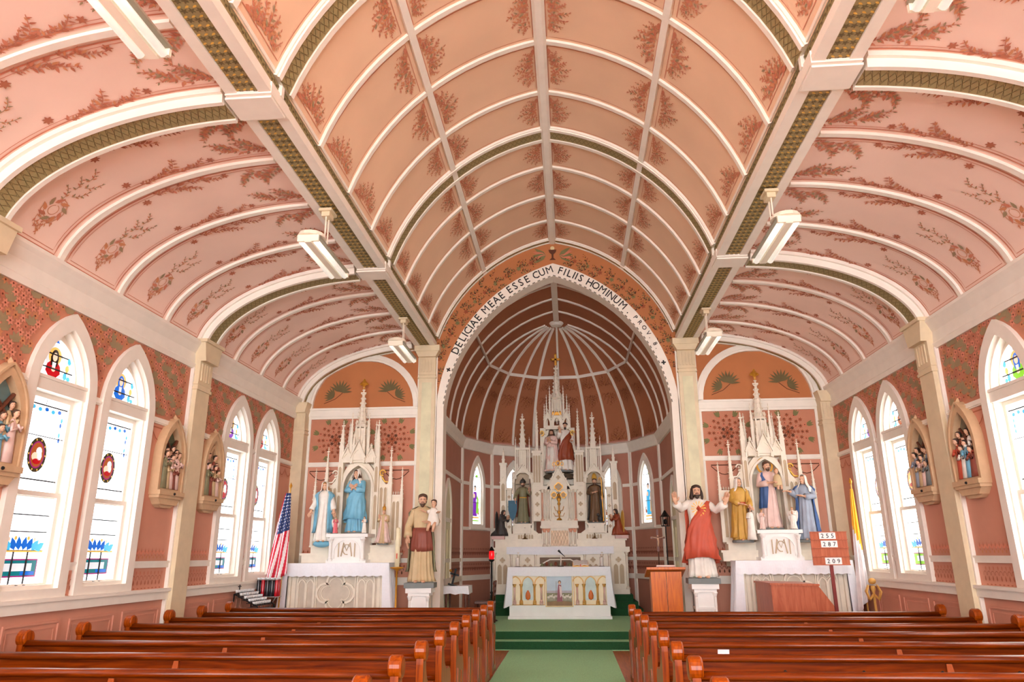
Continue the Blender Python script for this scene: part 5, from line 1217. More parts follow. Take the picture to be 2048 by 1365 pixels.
# right pedestal figure: open arms, red mantle
T = statue('statue', 'bearded statue in red mantle with open arms, right of the chancel arch', (2.49, 13.42, 1.255), 1.60, -.05, S_WHT, [((-.19, -.02, .74), (-.245, -.12, .80), (-.15, -.25, 1), (0, 1, 0), -1), ((.20, -.02, .72), (.29, -.12, .79), (.25, -.25, 1), (0, 1, 0), 1)], 'beard_long', HD, nod=.05, mantle=(S_RED, mant_drape), bsh='box', base=S_STN)
q = MB(); octa(q, (0, -.105, .735), .028, .034); 
for k in range(14): a = 2*PI*k/14; q.add([(0, -.098, .735), (.085*math.cos(a), -.100, .735+.085*math.sin(a)), (.075*math.cos(a+.14), -.100, .735+.075*math.sin(a+.14))], [(0, 1, 2)], 1)
q.build('radiant_heart', [S_RED, GOLD], T)
q = MB(); q.lathe([(.15, 0), (.13, .015), (.05, .02)], (0, 0, .003), 14, sy=.8); q.build('grass_mound', M('painted_moss', (110, 130, 74), .7), T)
# left side altar
Z1 = 1.86; Z2 = 2.06
statue('statue', 'statue of woman in blue mantle with lowered hands, left on left altar', (-4.42, 13.62, Z1+.06), 1.10, .1, S_WHT, [((-.15, -.03, .64), (-.19, -.10, .52), (-.3, -.5, -1), (0, -1, .3), -1), ((.15, -.03, .64), (.19, -.10, .52), (.3, -.5, -1), (0, -1, .3), 1)], 'long', HL, nod=.05, mantle=(S_BLUE, lambda m: mant_back(m, 1.34, .62, .16, .10)), vl=(S_WHT, .85), bsh='globe', base=S_BLUE)
statue('statue', 'statue of woman in flowing blue robes in the left altar niche', (-3.88, 13.86, Z2+.03), 1.18, -.1, S_BLUE, [((-.14, -.08, .66), (-.03, -.13, .68), (.5, -.2, .4), (-1, -1, 0), -1), ((.14, -.08, .66), (.03, -.13, .68), (-.5, -.2, .4), (1, -1, 0), 1)], 'long', HB, yaw=-.2, nod=-.15, mantle=(S_BLUE, mant_drape), vl=(S_WHT, 1.3), knee=.04, bsh='disc')
T = statue('statue', 'small crowned child figure in a wide cream robe on the left altar', (-3.27, 13.66, Z1+.02), .62, .0, S_TAN, [((-.15, -.05, .66), (-.10, -.15, .74), (0, -.3, 1), (0, 1, 0), -1), ((.15, -.05, .66), (.12, -.16, .66), (-.2, -1, .1), UPZ, 1)], 'short', HL, mantle=(S_PNK, lambda m: shell(m, [.03, .15, .3, .45, .6, .72, .8], -1.2, PI+1.2-.0, [1.75, 1.6, 1.45, 1.35, 1.25, 1.25, 1.2], amp=.1)), sx=1.35)
q = MB(); q.lathe([(.052, 0), (.062, .06), (.05, .075), (.06, .10), (.03, .12), (.012, .15)], (0, -.01, .975), 10); cross_(q, 0, -.01, 1.11, .06); q.build('crown', GOLD, T, True)
def small_angel(loc, H, rot, robe, label, hm=HL, wings=True):
    T = statue('angel_figurine', label, loc, H, rot, robe, [((-.13, -.06, .66), (-.02, -.15, .70), (.3, -.3, 1), (-1, -1, 0), -1), ((.13, -.06, .66), (.02, -.15, .70), (-.3, -.3, 1), (1, -1, 0), 1)], 'short', hm, nod=.1)
    if wings:
        for s_ in (-1, 1):
            q = MB(); pr = [(.03, .62), (.10, .80), (.20, .86), (.24, .74), (.22, .55), (.17, .38), (.10, .30), (.05, .45)]; q.prism([(s_*a, b) for a, b in (pr if s_ > 0 else reversed(pr))], .08, .105); q.build('wing', S_WHT, T)
small_angel((-4.14, 13.50, Z2+.01), .30, .3, S_ROSE, 'tiny pink angel figurine at the left of the blue woman in the niche')
small_angel((-3.60, 13.52, Z2+.01), .30, -.4, S_WHT, 'tiny white kneeling figurine right of the blue woman in the niche', HB, False)
# right side altar
T = statue('statue', 'statue of woman in ochre gold with small girl, on the right altar', (3.28, 13.60, Z1+.02), 1.10, .1, S_GLD, [((-.15, -.05, .64), (-.06, -.16, .58), (.6, -.4, -.1), UPZ, -1), ((.15, -.05, .62), (.10, -.18, .54), (.1, -.7, -.4), UPZ, 1)], None, yaw=.2, nod=.1, mantle=(S_GLD, lambda m: mant_back(m, 1.25, .8, .05, .14)), vl=(S_WHT, 1.1), belt=S_RED)
q = MB(); q.loft([[(.10+rx*math.cos(2*PI*i/18)*(1+.08*math.cos(6*2*PI*i/18)), -.16+ry*math.sin(2*PI*i/18), z) for i in range(18)] for z, rx, ry in ((.01, .075, .065), (.12, .062, .055), (.25, .052, .045), (.36, .056, .045), (.42, .045, .036), (.45, .02, .02))]); q.tube([(.06, -.16, .42), (.03, -.2, .35), (.08, -.23, .36)], .02, 7); q.build('girl_robe', S_WHT, T, True)
q = MB(); head(q, (.10, -.16, .495), .068, .5, .1); q.build('girl_head', [SKIN, EYE, LIP], T, True); q = MB(); hair(q, (.10, -.16, .495), .068, 'long', .5, .1); q.build('girl_hair', HB, T, True)
T = statue('statue', 'statue of bearded man holding a child in the right altar niche', (3.88, 13.86, Z2+.03), 1.22, .08, S_PNK, [((.15, -.05, .66), (.08, -.17, .66), (-.4, -.4, .1), UPZ, 1), ((-.15, -.04, .64), (-.05, -.17, .66), (.6, -.3, .1), UPZ, -1)], 'beard', HB, yaw=.2, nod=.12, mantle=(S_BLUED, lambda m: shell(m, [.30, .4, .5, .6, .7, .78, .83], [1.4, 1.2, .6, -.3, .2, .4, .6], [4.2, 4.3, 4.4, 4.5, 4.3, 4.0, 3.8], [1.25, 1.25, 1.25, 1.25, 1.2, 1.2, 1.25], amp=.13)), knee=.03)
q = MB(); head(q, (.10, -.13, .84), .075, -.2, 0); q.tube([(.08, -.2, .62), (.08, -.21, .56)], .018, 7); q.tube([(.13, -.2, .62), (.13, -.21, .56)], .018, 7); q.build('child_body', [SKIN, EYE, LIP], T, True); q = MB(); hair(q, (.10, -.13, .84), .075, 'short', -.2); q.build('child_hair', HL, T, True)
q = MB(); q.loft([[(.10+rx*math.cos(2*PI*i/16), -.15+ry*math.sin(2*PI*i/16), z) for i in range(16)] for z, rx, ry in ((.60, .07, .05), (.68, .065, .05), (.76, .05, .04), (.79, .025, .022))]); q.build('child_robe', S_TAN, T, True)
q = MB(); q.strip([(.115*math.cos(2*PI*i/24), .94+.115*math.sin(2*PI*i/24)) for i in range(24)], .03, .05, .06, closed=True); q.build('halo', GOLD, T)
T = statue('statue', 'statue of veiled woman in slate blue reaching out, on the right altar', (4.44, 13.62, Z1+.02), 1.14, -.2, S_GRY, [((-.15, -.08, .68), (-.22, -.18, .74), (-.9, -.4, .1), UPZ, -1), ((.13, -.08, .66), (-.02, -.17, .66), (-.8, -.3, .2), UPZ, 1)], None, yaw=-.5, nod=.05, mantle=(S_BLUED, lambda m: mant_back(m, 1.35, 1.0, .06, .16)), vl=(S_WHT, 1.5), knee=.04)
small_angel((3.62, 13.50, Z2+.01), .34, .4, S_PNK, 'tiny pink angel figurine left of the niche of the right altar')
small_angel((4.16, 13.50, Z2+.01), .38, -.4, S_WHT, 'tiny white angel figurine right of the niche of the right altar')
# high altar figures
hxo, hyo = -.06, 18.78
T = statue('statue', 'statue of helmeted soldier with blue shield in high altar left niche', (hxo-.92, hyo+.06, 2.44), 1.06, .1, S_GRN, [((-.17, -.03, .66), (-.19, -.12, .56), (0, -.3, -1), (-1, 0, 0), -1), ((.16, -.02, .66), (.16, -.14, .72), (0, -.4, 1), (0, 1, 0), 1)], 'beard', HD, mantle=(S_MAR, lambda m: mant_back(m, 1.25, 1.3, .25, .12)), belt=GILT, sx=.92)
q = MB(); pr = [(-.36, .52), (-.15, .52), (-.15, .30), (-.20, .12), (-.255, .04), (-.31, .12), (-.36, .30)]; q.prism(list(reversed(pr)), -.16, -.13); q.build('shield', S_NAVY, T)
q = MB(); q.lathe([(.075, 0), (.07, .05), (.04, .09), (.01, .105)], (0, -.01, .945), 12, sy=1.15); q.strip([(0, .95), (0, 1.07)], .02, -.06, .09); q.build('helmet', S_BLK, T, True)
q = MB(); q.tube([(.18, -.2, .02), (.16, -.19, 1.02)], .012, 6); q.build('staff', DARKW, T)
T = statue('statue', 'statue of bearded man in brown habit in high altar right niche', (hxo+.92, hyo+.06, 2.44), 1.10, -.1, S_BRN, [((-.15, -.05, .66), (-.03, -.15, .66), (.6, -.3, .2), UPZ, -1), ((.16, -.03, .64), (.17, -.14, .56), (.1, -.5, -.8), (1, 0, 0), 1)], 'beard', HB, mantle=(S_BLK, lambda m: mant_back(m, 1.3, 1.0, .06, .14)), nod=.1)
q = MB(); q.lathe([(.05, 0), (.062, .05), (.045, .12), (.004, .16)], (0, -.005, .965), 8); q.build('mitre', GILT, T)
q = MB(); q.tube([(.19, -.2, .02), (.17, -.19, .95), (.15, -.19, 1.0), (.12, -.19, .98), (.12, -.19, .94)], .011, 6); q.build('staff', GOLD, T)
q = MB(); q.ball((.12, -.14, .08), .07, .05, .07, 10, 6); q.ball((.07, -.16, .16), .035, .035, .04, 8, 5); q.build('dog', S_BLK, T, True)
T = statue('statue', 'statue in pale pink robe with bowed head, left of high altar pair', (hxo-.15, hyo+.06, 3.72), 1.10, -.35, S_PNK, [((-.13, -.06, .66), (-.04, -.15, .70), (.4, -.3, .5), (-1, -1, 0), -1), ((.13, -.06, .66), (.03, -.16, .70), (-.4, -.3, .5), (1, -1, 0), 1)], 'beard_long', HB, nod=.35, yaw=.3, sx=1.3, mantle=(S_WHT, lambda m: shell(m, [.05, .2, .35, .5, .58], -3.4, .6, [1.15, 1.15, 1.15, 1.15, 1.15], amp=.14)))
T = statue('statue', 'statue of man in russet cloak, right of the high altar pair', (hxo+.20, hyo+.07, 3.74), 1.26, .35, S_WHT, [((-.16, -.05, .68), (-.16, -.16, .78), (-.3, -.2, .9), (0, 1, 0), -1), ((.15, -.03, .64), (.10, -.15, .60), (-.3, -.6, 0), UPZ, 1)], 'beard', HD, yaw=-.3, nod=.1, sx=1.3, mantle=(S_RUST, lambda m: (mant_drape(m, 1.25), mant_back(m, 1.3, 1.1, .12, .12))))
q = MB(); q.lathe([(.36, -.08), (.42, -.02), (.36, .04), (.2, .08)], (0, 0, 0), 14, sy=.34); o = q.build('rock_mound', M('painted_rock', (86, 72, 56), .8, var=.25, bump=.6), X=Matrix.Translation((hxo+.03, hyo+.10, 3.62))); lab(o, 'dark painted rock mound under the paired figures', 'rock')
def kneeling(x, sg, robe, wing, label):
    X = Matrix.Translation((x, hyo-.06, 2.125)) @ Matrix.Rotation(sg*1.05, 4, 'Z') @ Matrix.Scale(.86, 4)
    t = thing('kneeling_angel', label, 'statue', X)
    q = MB(); n = 40
    def ring(z, cx, cy, rx, ry, fa): return [(cx+rx*(1+fa*math.cos(9*2*PI*i/n+z*9))*math.cos(2*PI*i/n), cy+ry*(1+fa*math.cos(9*2*PI*i/n+z*9))*math.sin(2*PI*i/n), z) for i in range(n)]
    q.loft([ring(.0, 0, .10, .15, .28, .10), ring(.07, 0, .09, .145, .26, .10), ring(.16, 0, .04, .125, .19, .08), ring(.26, 0, .04, .105, .12, .06), ring(.38, 0, .02, .095, .085, .03), ring(.48, 0, .0, .10, .085, .02), ring(.55, 0, -.01, .11, .08, 0), ring(.585, 0, -.015, .07, .06, 0), ring(.61, 0, -.02, .035, .035, 0)])
    for s_ in (-1, 1): q.tube([(s_*.06, -.01, .55), (s_*.115, -.03, .53), (s_*.13, -.12, .42), (s_*.05, -.19, .46)], [.04, .045, .042, .04], 9)
    q.build('robe', robe, t, True)
    q = MB(); head(q, (0, -.06, .675), .118, 0, .3)
    for s_ in (-1, 1): hand(q, (s_*.03, -.20, .47), (-s_*.12, -.25, 1), (s_, 0, 0), .13, 0, .1, s_)
    q.build('body', [SKIN, EYE, LIP], t, True); q = MB(); hair(q, (0, -.06, .675), .118, 'long', 0, .3); q.build('hair', HD, t, True)
    for s_ in (-1, 1):
        q = MB(); pr = [(.02, .40), (.06, .62), (.12, .70), (.17, .62), (.19, .40), (.17, .18), (.12, .0), (.08, .15)]; q.prism([(s_*a, b) for a, b in (pr if s_ > 0 else reversed(pr))], .10, .125); q.build('wing', wing, t)
kneeling(hxo-1.45, 1, S_BLK, S_BLK, 'kneeling angel statue in grey at the left corner of the high altar')
kneeling(hxo+1.45, -1, S_RUST, S_GLD, 'kneeling angel statue in russet at the right corner of the high altar')
# ================================================================== STATIONS OF THE CROSS
SAND = M('sandstone_paint', (206, 172, 134), .55, var=.08, scale=8)
def station(X, label, sd, cols, sky, arch=False):
    t = thing('relief_plaque', label, 'plaque', X); rr = random.Random(sd)
    m = MB(); m.prism(parch(.285, 2.52, 2.95, 3.47), -.10, 0, holes=[list(reversed(parch(.225, 2.55, 2.93, 3.38)))]); m.strip(parch(.30, 2.5, 2.95, 3.5), .025, -.12, 0); octa(m, (0, -.06, 3.52), .035, .05); m.build('frame', SAND, t)
    m = MB(); m.flat(parch(.24, 2.53, 2.93, 3.40), -.015); m.build('painted_ground', sky, t)
    if arch:
        m = MB(); m.strip(parch(.11, 2.9, 3.1, 3.3, 6, .06), .05, -.05, -.015); m.box(-.22, -.06, -.05, -.015, 2.9, 3.2); m.build('city_gate', SAND, t)
    else:
        m = MB(); m.tube([(-.16, -.06, 2.85), (.14, -.05, 3.22)], .022, 6); m.tube([(-.10, -.05, 3.18), (.10, -.06, 2.98)], .018, 6); m.build('wooden_cross', DARKW, t)
    crowd = [(c, 1) for c in reversed(cols)]+[(c, 0) for c in cols]
    for i, (c, back) in enumerate(crowd):
        q_ = i if back else i-len(cols); x = -.15+.30*q_/(len(cols)-1)+(.03 if back else 0)*(1 if q_ < len(cols)-1 else -1); h = (.50 if back else .40)+.10*rr.random()-.10*(q_ % 2)
        m = MB(); b = 2.55+(.02 if back else 0); y = -.05 if back else -.085
        m.loft([[(x+rx*math.cos(2*PI*k/14)*(1+.1*math.cos(5*2*PI*k/14)), y+.035*(rx/.06)*math.sin(2*PI*k/14), b+h*z) for k in range(14)] for z, rx in ((0, .075), (.3, .064), (.55, .054), (.72, .058), (.82, .034), (.86, .018))])
        m.tube([(x-.035, y-.03, b+h*.76), (x-.06, y-.05, b+h*.6), (x+.0, y-.06, b+h*.66)], .016, 6); m.tube([(x+.035, y-.03, b+h*.76), (x+.065, y-.05, b+h*.62), (x+.07, y-.05, b+h*.72)], .016, 6)
        o = m.build('relief_figure', c, t, True)
        m = MB(); head(m, (x, y-.02, b+h*.96), .072, rr.uniform(-.6, .6), .1); m.build('head', [SKIN, EYE, LIP], o, True); m = MB(); hair(m, (x, y-.02, b+h*.96), .072, 'short'); m.build('hair', HB if i % 2 else HD, o, True)
    m = MB(); m.box(-.31, .31, -.16, 0, 2.46, 2.52); m.box(-.29, .29, -.14, 0, 2.42, 2.46); m.prism([(-.27, 2.42), (.27, 2.42), (.20, 2.34), (-.20, 2.34)], -.12, 0); m.prism([(-.2, 2.34), (.2, 2.34), (.12, 2.30), (-.12, 2.30)], -.08, 0); o = m.build('bracket_shelf', SAND, t)
    m = MB(); m.ball((.04, -.165, 2.485), .018); m.build('candle_boss', BLACK, o)
SKY1 = M('relief_green_ground', (86, 96, 72), .7, var=.3, scale=5); SKY2 = M('relief_taupe_ground', (170, 140, 108), .7, var=.2, scale=5); SKY3 = M('relief_dusk_ground', (118, 110, 92), .7, var=.3, scale=4); SKY4 = M('relief_teal_ground', (110, 140, 140), .7, var=.3, scale=4)
ST = lambda X, us, y: X @ Matrix.Translation((us(y), 0, 0))
station(ST(XL, usl, 9.50), 'arched relief plaque with green painted ground left of the left pilaster', 1, [S_GRN, S_TAN, S_PNK, S_MAR, S_PNK], SKY1)
station(ST(XL, usl, 10.68), 'arched relief plaque with a city gate right of the left pilaster', 2, [S_GRN, S_MAR, S_TAN, S_PNK], SKY2, True)
station(ST(XL, usl, 6.42), 'arched relief plaque cut by the left picture edge', 3, [S_TAN, S_BLUE, S_PNK], SKY4)
station(ST(XR, usr, 10.68), 'arched relief plaque in grey tones left of the right pilaster', 4, [S_GRY, S_TAN, S_PNK, S_STN], SKY3)
station(ST(XR, usr, 9.50), 'arched relief plaque with red and blue figures right of the right pilaster', 5, [S_RED, S_WHT, S_BLUE, S_MAR], SKY3)
# ================================================================== FREESTANDING ALTAR
AX = Matrix.Translation((-.075, 17.0, .295)); FA_ = thing('altar_table', 'white freestanding altar with painted shepherd panel in front of the high altar', 'altar', AX)
m = MB(); m.box(-1.12, 1.12, .04, .80, 0, 1.09); m.box(-1.15, 1.15, .0, .84, 0, .06); m.build('body', MARB, FA_)
CRM = M('cream_panel_paint', (240, 226, 190), .5, var=.05); GPL = M('old_gold_paint', (214, 164, 84), .45, .1, var=.12)
AQ = M('aqua_panel_paint', (202, 220, 218), .6); RSE = M('rose_column_paint', (224, 186, 172), .5)
for s in (-1, 1):
    c = s*.70; m = MB(); m.box(c-.37, c+.37, .02, .05, .30, .92); o = m.build('side_panel', CRM, FA_)
    m = MB(); m.strip([(c-.37, .30), (c+.37, .30), (c+.37, .92), (c-.37, .92)], .02, .005, .03, closed=True)
    for q in (-.28, 0, .28): m.strip(parch(.125, .70, .74, .90, 6, c+q), .022, .0, .03)
    m.build('gilt_arcade', GPL, o)
    m = MB(); m.flat(parch(.115, .40, .74, .88, 6, c), .018); m.build('aqua_field', AQ, o)
    for k, q in enumerate((-.30, -.15, .15, .30)):
        m = MB(); column(m, c+q, -.005, .36, .74, .022, 0, 1); m.box(c+q-.04, c+q+.04, -.03, .03, .30, .36, 0); m.build('column', [RSE if k in (0, 3) else GPL, GPL], o, True)
    m = MB(); m.lathe([(.004, 0), (.05, .03), (.058, .09), (.045, .15), (.015, .20), (.004, .21)], (c, .0, .40), 12, sy=.4); m.build('orange_medallion', M('burnt_orange_paint', (214, 110, 40), .5), o, True)
m = MB(); m.strip([(-.295, .27), (.295, .27), (.295, .93), (-.295, .93)], .035, -.01, .04, closed=True); fr = m.build('picture_frame', M('cream_gold_frame', (232, 206, 150), .45), FA_)
m = MB(); m.flat([(-.28, .52), (.28, .52), (.28, .92), (-.28, .92)], .012, 0); m.flat([(-.28, .28), (.28, .28), (.28, .56), (.1, .58), (-.12, .55), (-.28, .57)], .010, 1); m.flat([(-.28, .28), (.28, .28), (.28, .36), (0, .39), (-.28, .36)], .008, 2)
m.flat([(-.28, .60), (.28, .60), (.28, .55), (-.28, .55)], .009, 3)
for k in range(9):
    x = -.24+.06*k
    if abs(x) < .05: continue
    m.flat(ell(x, .46+.02*(k % 2), .034, .026, 9), .006, 4); m.flat(ell(x+.028, .49+.02*(k % 2), .013, .015, 7), .005, 4)
    for q in (-.015, .015): m.flat([(x+q-.004, .39), (x+q+.004, .39), (x+q+.004, .45), (x+q-.004, .45)], .0055, 4)
m.flat([(-.055, .37), (.07, .37), (.055, .60), (.045, .72), (-.02, .73), (-.04, .60)], .004, 5); m.flat([(.0, .70), (.05, .68), (.06, .5), (.02, .45)], .0035, 6); m.flat(ell(.01, .765, .026, .034, 10), .003, 7); m.flat(ell(.01, .775, .036, .042, 10), .0035, 8); m.flat([(-.075, .40), (-.068, .40), (-.062, .80), (-.069, .80)], .003, 8)
m.build('shepherd_painting', [M('paint_sky', (196, 212, 226), .6, var=.08, scale=4), M('paint_meadow', (140, 138, 108), .6, var=.2, scale=9), M('paint_earth', (150, 120, 84), .6, var=.2), M('paint_haze', (188, 180, 190), .6), M('paint_wool', (226, 216, 204), .7), M('paint_robe_rose', (160, 96, 108), .6), M('paint_robe_pale', (226, 206, 206), .6), SKIN, HB], fr)
draped_cloth('altar_cloth', 'white cloth on the freestanding altar falling over both ends', -1.14, 1.14, -.02, .84, 1.092, .17, .86, AX, 1)
def pillar_candle(x, label):
    t = thing('pillar_candle', label, 'candle', (x, 17.25, 1.40)); m = MB(); m.lathe([(.042, 0), (.042, .19), (.036, .20), (.01, .195)], (0, 0, .006), 14); m.build('wax', S_WHT, t, True)
    m = MB(); m.lathe([(.07, 0), (.07, .006), (.04, .01)], (0, 0, 0), 14); m.build('dish', BLACK, t); m = MB(); m.tube([(0, 0, .19), (.003, 0, .225)], .003, 5); m.build('wick', BLACK, t)
pillar_candle(-1.02, 'white pillar candle at the left end of the freestanding altar'); pillar_candle(.90, 'white pillar candle at the right end of the freestanding altar')
t = thing('microphone', 'black microphone on a white stem standing on the freestanding altar', 'microphone', (-.03, 17.2, 1.40)); m = MB(); m.lathe([(.07, 0), (.07, .012), (.02, .02)], (0, 0, 0), 14); m.build('foot', BLACK, t)
m = MB(); m.tube([(0, 0, .01), (.01, 0, .26)], .014, 8); m.build('stem', S_WHT, t, True); m = MB(); m.tube([(.10, -.01, .22), (.01, 0, .30), (-.02, .0, .33), (-.05, 0, .36)], [.006, .012, .022, .026], 8); m.build('capsule', BLACK, t, True)
t = thing('missal', 'open book with red edges on a low stand on the freestanding altar', 'book', (.42, 17.3, 1.40)); 
m = MB(); m.loft([[(x, -.1, z), (x, .12, z+.10), (x, .12, z+.085), (x, -.1, z-.015)] for x, z in ((-.17, .035), (-.08, .05), (0, .03), (.08, .05), (.17, .035))]); m.build('pages', S_WHT, t); m = MB(); m.prism([(-.18, 0), (.18, 0), (.18, .015), (-.18, .015)], -.11, .12); m.prism([(-.18, 0), (.18, 0), (.18, .1), (-.18, .1)], .12, .13); m.build('stand', GOLD, t); m = MB(); m.box(-.012, .012, -.115, -.1, 0, .05); m.build('ribbon', S_RED, t)
def candlestick(x, label):
    t = thing('candlestick', label, 'candlestick', (x, 18.72, 2.04)); m = MB(); m.lathe([(.075, 0), (.07, .015), (.02, .03), (.03, .05), (.012, .07), (.012, .26), (.03, .28)], (0, 0, 0), 12); m.build('stand', M('dark_brass', (112, 84, 46), .35, .7), t, True); m = MB(); m.tube([(0, 0, .27), (0, 0, .38)], .012, 8); m.build('taper', S_WHT, t, True)
candlestick(-.93, 'slim candlestick on the left shelf of the high altar'); candlestick(.81, 'slim candlestick on the right shelf of the high altar')
# ================================================================== CHANCEL FURNITURE
t = thing('sanctuary_lamp', 'black floor lamp with glowing red glass left of the altars', 'lamp', (-1.55, 16.6, .295)); m = MB(); m.lathe([(.14, 0), (.13, .02), (.03, .05), (.018, .08), (.018, .55), (.035, .58), (.018, .61), (.015, 1.22), (.06, 1.25), (.07, 1.28)], (0, 0, 0), 12); m.build('stand', BLACK, t, True)
m = MB(); m.lathe([(.05, 1.28), (.062, 1.34), (.06, 1.42), (.05, 1.46)], (0, 0, 0), 12); m.build('glass', EM('red_lamp_glass', (220, 20, 26), .9), t, True); m = MB(); m.lathe([(.07, 1.46), (.05, 1.49), (.015, 1.55)], (0, 0, 0), 12); m.build('cap', BLACK, t)
t = thing('credence_table', 'small wooden side table behind the left pedestal', 'table', (-2.14, 15.55, .295)); m = MB(); m.box(-.24, .24, -.28, .28, .72, .76); m.build('table_top', DARKW, t)
for a in (-.2, .2):
    for b in (-.23, .23): m = MB(); m.lathe([(.02, 0), (.018, .3), (.028, .5), (.022, .72)], (a, b, 0), 8); m.build('leg', DARKW, t, True)
m = MB(); N = 24; vs = []
for k in range(N+1):
    a = 2*PI*k/N; cx = max(-.26, min(.26, .4*math.cos(a))); cy = max(-.30, min(.30, .45*math.sin(a))); w = 1.05+.04*math.sin(7*a)
    vs += [(cx, cy, .772), (cx*w, cy*w, .62+.015*math.sin(9*a)), (cx*.98, cy*.98, .762)]
m.add(vs, [(3*k+a, 3*k+3+a, 3*k+4+a, 3*k+1+a) for k in range(N) for a in range(2)]); m.box(-.26, .26, -.30, .30, .763, .772); o = m.build('table_cloth', LINEN, X=Matrix.Translation((-2.14, 15.55, .295))); lab(o, 'small white cloth over the side table', 'cloth')
t = thing('standing_crucifix', 'dark crucifix standing tilted on the white side table', 'crucifix', Matrix.Translation((-2.25, 15.45, 1.068)) @ Matrix.Rotation(.25, 4, 'Y')); m = MB(); m.box(-.02, .02, -.015, .015, .02, .34); m.box(-.09, .09, -.015, .015, .21, .245); m.build('cross', BLACK, t); m = MB(); m.box(-.08, .12, -.05, .05, 0, .03); m.build('foot', BLACK, t)
t = thing('side_chair', 'dark wooden chair standing by the left chancel wall', 'chair', (-1.62, 16.0, .295)); m = MB(); m.box(-.2, .2, -.2, .2, .40, .44); m.build('seat', DARKW, t)
for a in (-.18, .18):
    for b in (-.18, .18): m = MB(); m.lathe([(.018, 0), (.022, .15), (.016, .2), (.024, .40)], (a, b, 0), 8); m.build('leg', DARKW, t, True)
    m = MB(); m.tube([(.18, a, .44), (.21, a, .85)], .018, 7); m.build('back_post', DARKW, t, True)
for z in (.55, .66, .77): m = MB(); m.box(.18, .205, -.18, .18, z, z+.05); m.build('back_slat', DARKW, t)
m = MB(); m.box(-.17, -.15, -.18, .18, .18, .20); m.build('stretcher', DARKW, t)
# lectern
t = thing('lectern', 'golden oak lectern standing right of the chancel steps', 'lectern', (1.88, 13.72, 0))
for s in (-1, 1):
    m = MB(); a, b = sorted((s*.004, s*.26)); m.loft([[(a*k, -.14*k, z), (b*k, -.14*k, z), (b*k, -.11*k, z), (a*k, -.11*k, z)] for z, k in ((.06, .98), (1.36, 1.04))]); m.build('front_board', OAK, t)
    m = MB(); a, b = sorted((s*.225, s*.25)); m.loft([[(a*k, -.12, z), (b*k, -.12, z), (b*k, .2, z), (a*k, .2, z)] for z, k in ((.06, 1.), (1.34, 1.05))]); m.build('side_board', OAK, t)
m = MB(); m.box(-.30, .30, -.18, .26, 0, .07); m.build('plinth', OAK, t)
m = MB(); m.add([(-.34, -.20, 1.44), (.34, -.20, 1.44), (.34, .28, 1.30), (-.34, .28, 1.30), (-.34, -.20, 1.40), (.34, -.20, 1.40), (.34, .28, 1.26), (-.34, .28, 1.26)], [(0, 1, 2, 3), (7, 6, 5, 4), (0, 4, 5, 1), (1, 5, 6, 2), (2, 6, 7, 3), (3, 7, 4, 0)]); m.build('desk_top', OAK, t)
m = MB(); m.add([(-.16, -.18, 1.448), (.16, -.18, 1.448), (.16, .08, 1.372), (-.16, .08, 1.372), (-.16, -.18, 1.475), (.16, -.18, 1.475), (.16, .08, 1.40), (-.16, .08, 1.40)], [(3, 2, 1, 0), (4, 5, 6, 7), (0, 1, 5, 4), (1, 2, 6, 5), (2, 3, 7, 6), (3, 0, 4, 7)]); o = m.build('lectern_book', S_PNK, X=Matrix.Translation((1.88, 13.72, 0))); lab(o, 'pale book lying on the oak lectern', 'book')
t = thing('processional_cross', 'brown processional crucifix on a pole behind the lectern', 'crucifix', (2.05, 16.0, .295)); m = MB(); m.tube([(0, 0, .02), (0, 0, 1.45)], .014, 8); m.build('pole', DARKW, t); m = MB(); m.lathe([(.13, 0), (.12, .03), (.03, .06)], (0, 0, 0), 12); m.build('foot', BLACK, t)
m = MB(); m.box(-.022, .022, -.015, .015, 1.42, 1.87); m.box(-.15, .15, -.015, .015, 1.68, 1.72); m.build('cross', M('red_brown_wood', (120, 62, 44), .4), t)
m = MB(); m.tube([(0, -.03, 1.52), (.01, -.035, 1.62), (0, -.03, 1.69)], [.012, .018, .022], 7); m.tube([(-.12, -.025, 1.715), (0, -.03, 1.69), (.12, -.025, 1.715)], .009, 6); m.ball((0, -.035, 1.73), .02); m.build('corpus', SKIN, t, True)
t = thing('processional_lantern', 'black openwork lantern on a pole behind the red-mantled statue', 'lantern', (2.27, 16.3, .295)); m = MB(); m.tube([(0, 0, .02), (0, 0, 1.95)], .012, 8); m.lathe([(.13, 0), (.12, .03), (.03, .06)], (0, 0, 0), 12); m.build('pole', BLACK, t)
m = MB(); m.lathe([(.09, 1.94), (.09, 1.96), (.03, 1.96)], (0, 0, 0), 6); m.lathe([(.11, 2.14), (.06, 2.2), (.015, 2.28)], (0, 0, 0), 6)
for k in range(6): a = k*PI/3; m.tube([(.085*math.cos(a), .085*math.sin(a), 1.95), (.10*math.cos(a), .10*math.sin(a), 2.15)], .008, 5)
m.ball((0, 0, 2.04), .045, .045, .06); m.build('cage', BLACK, t)
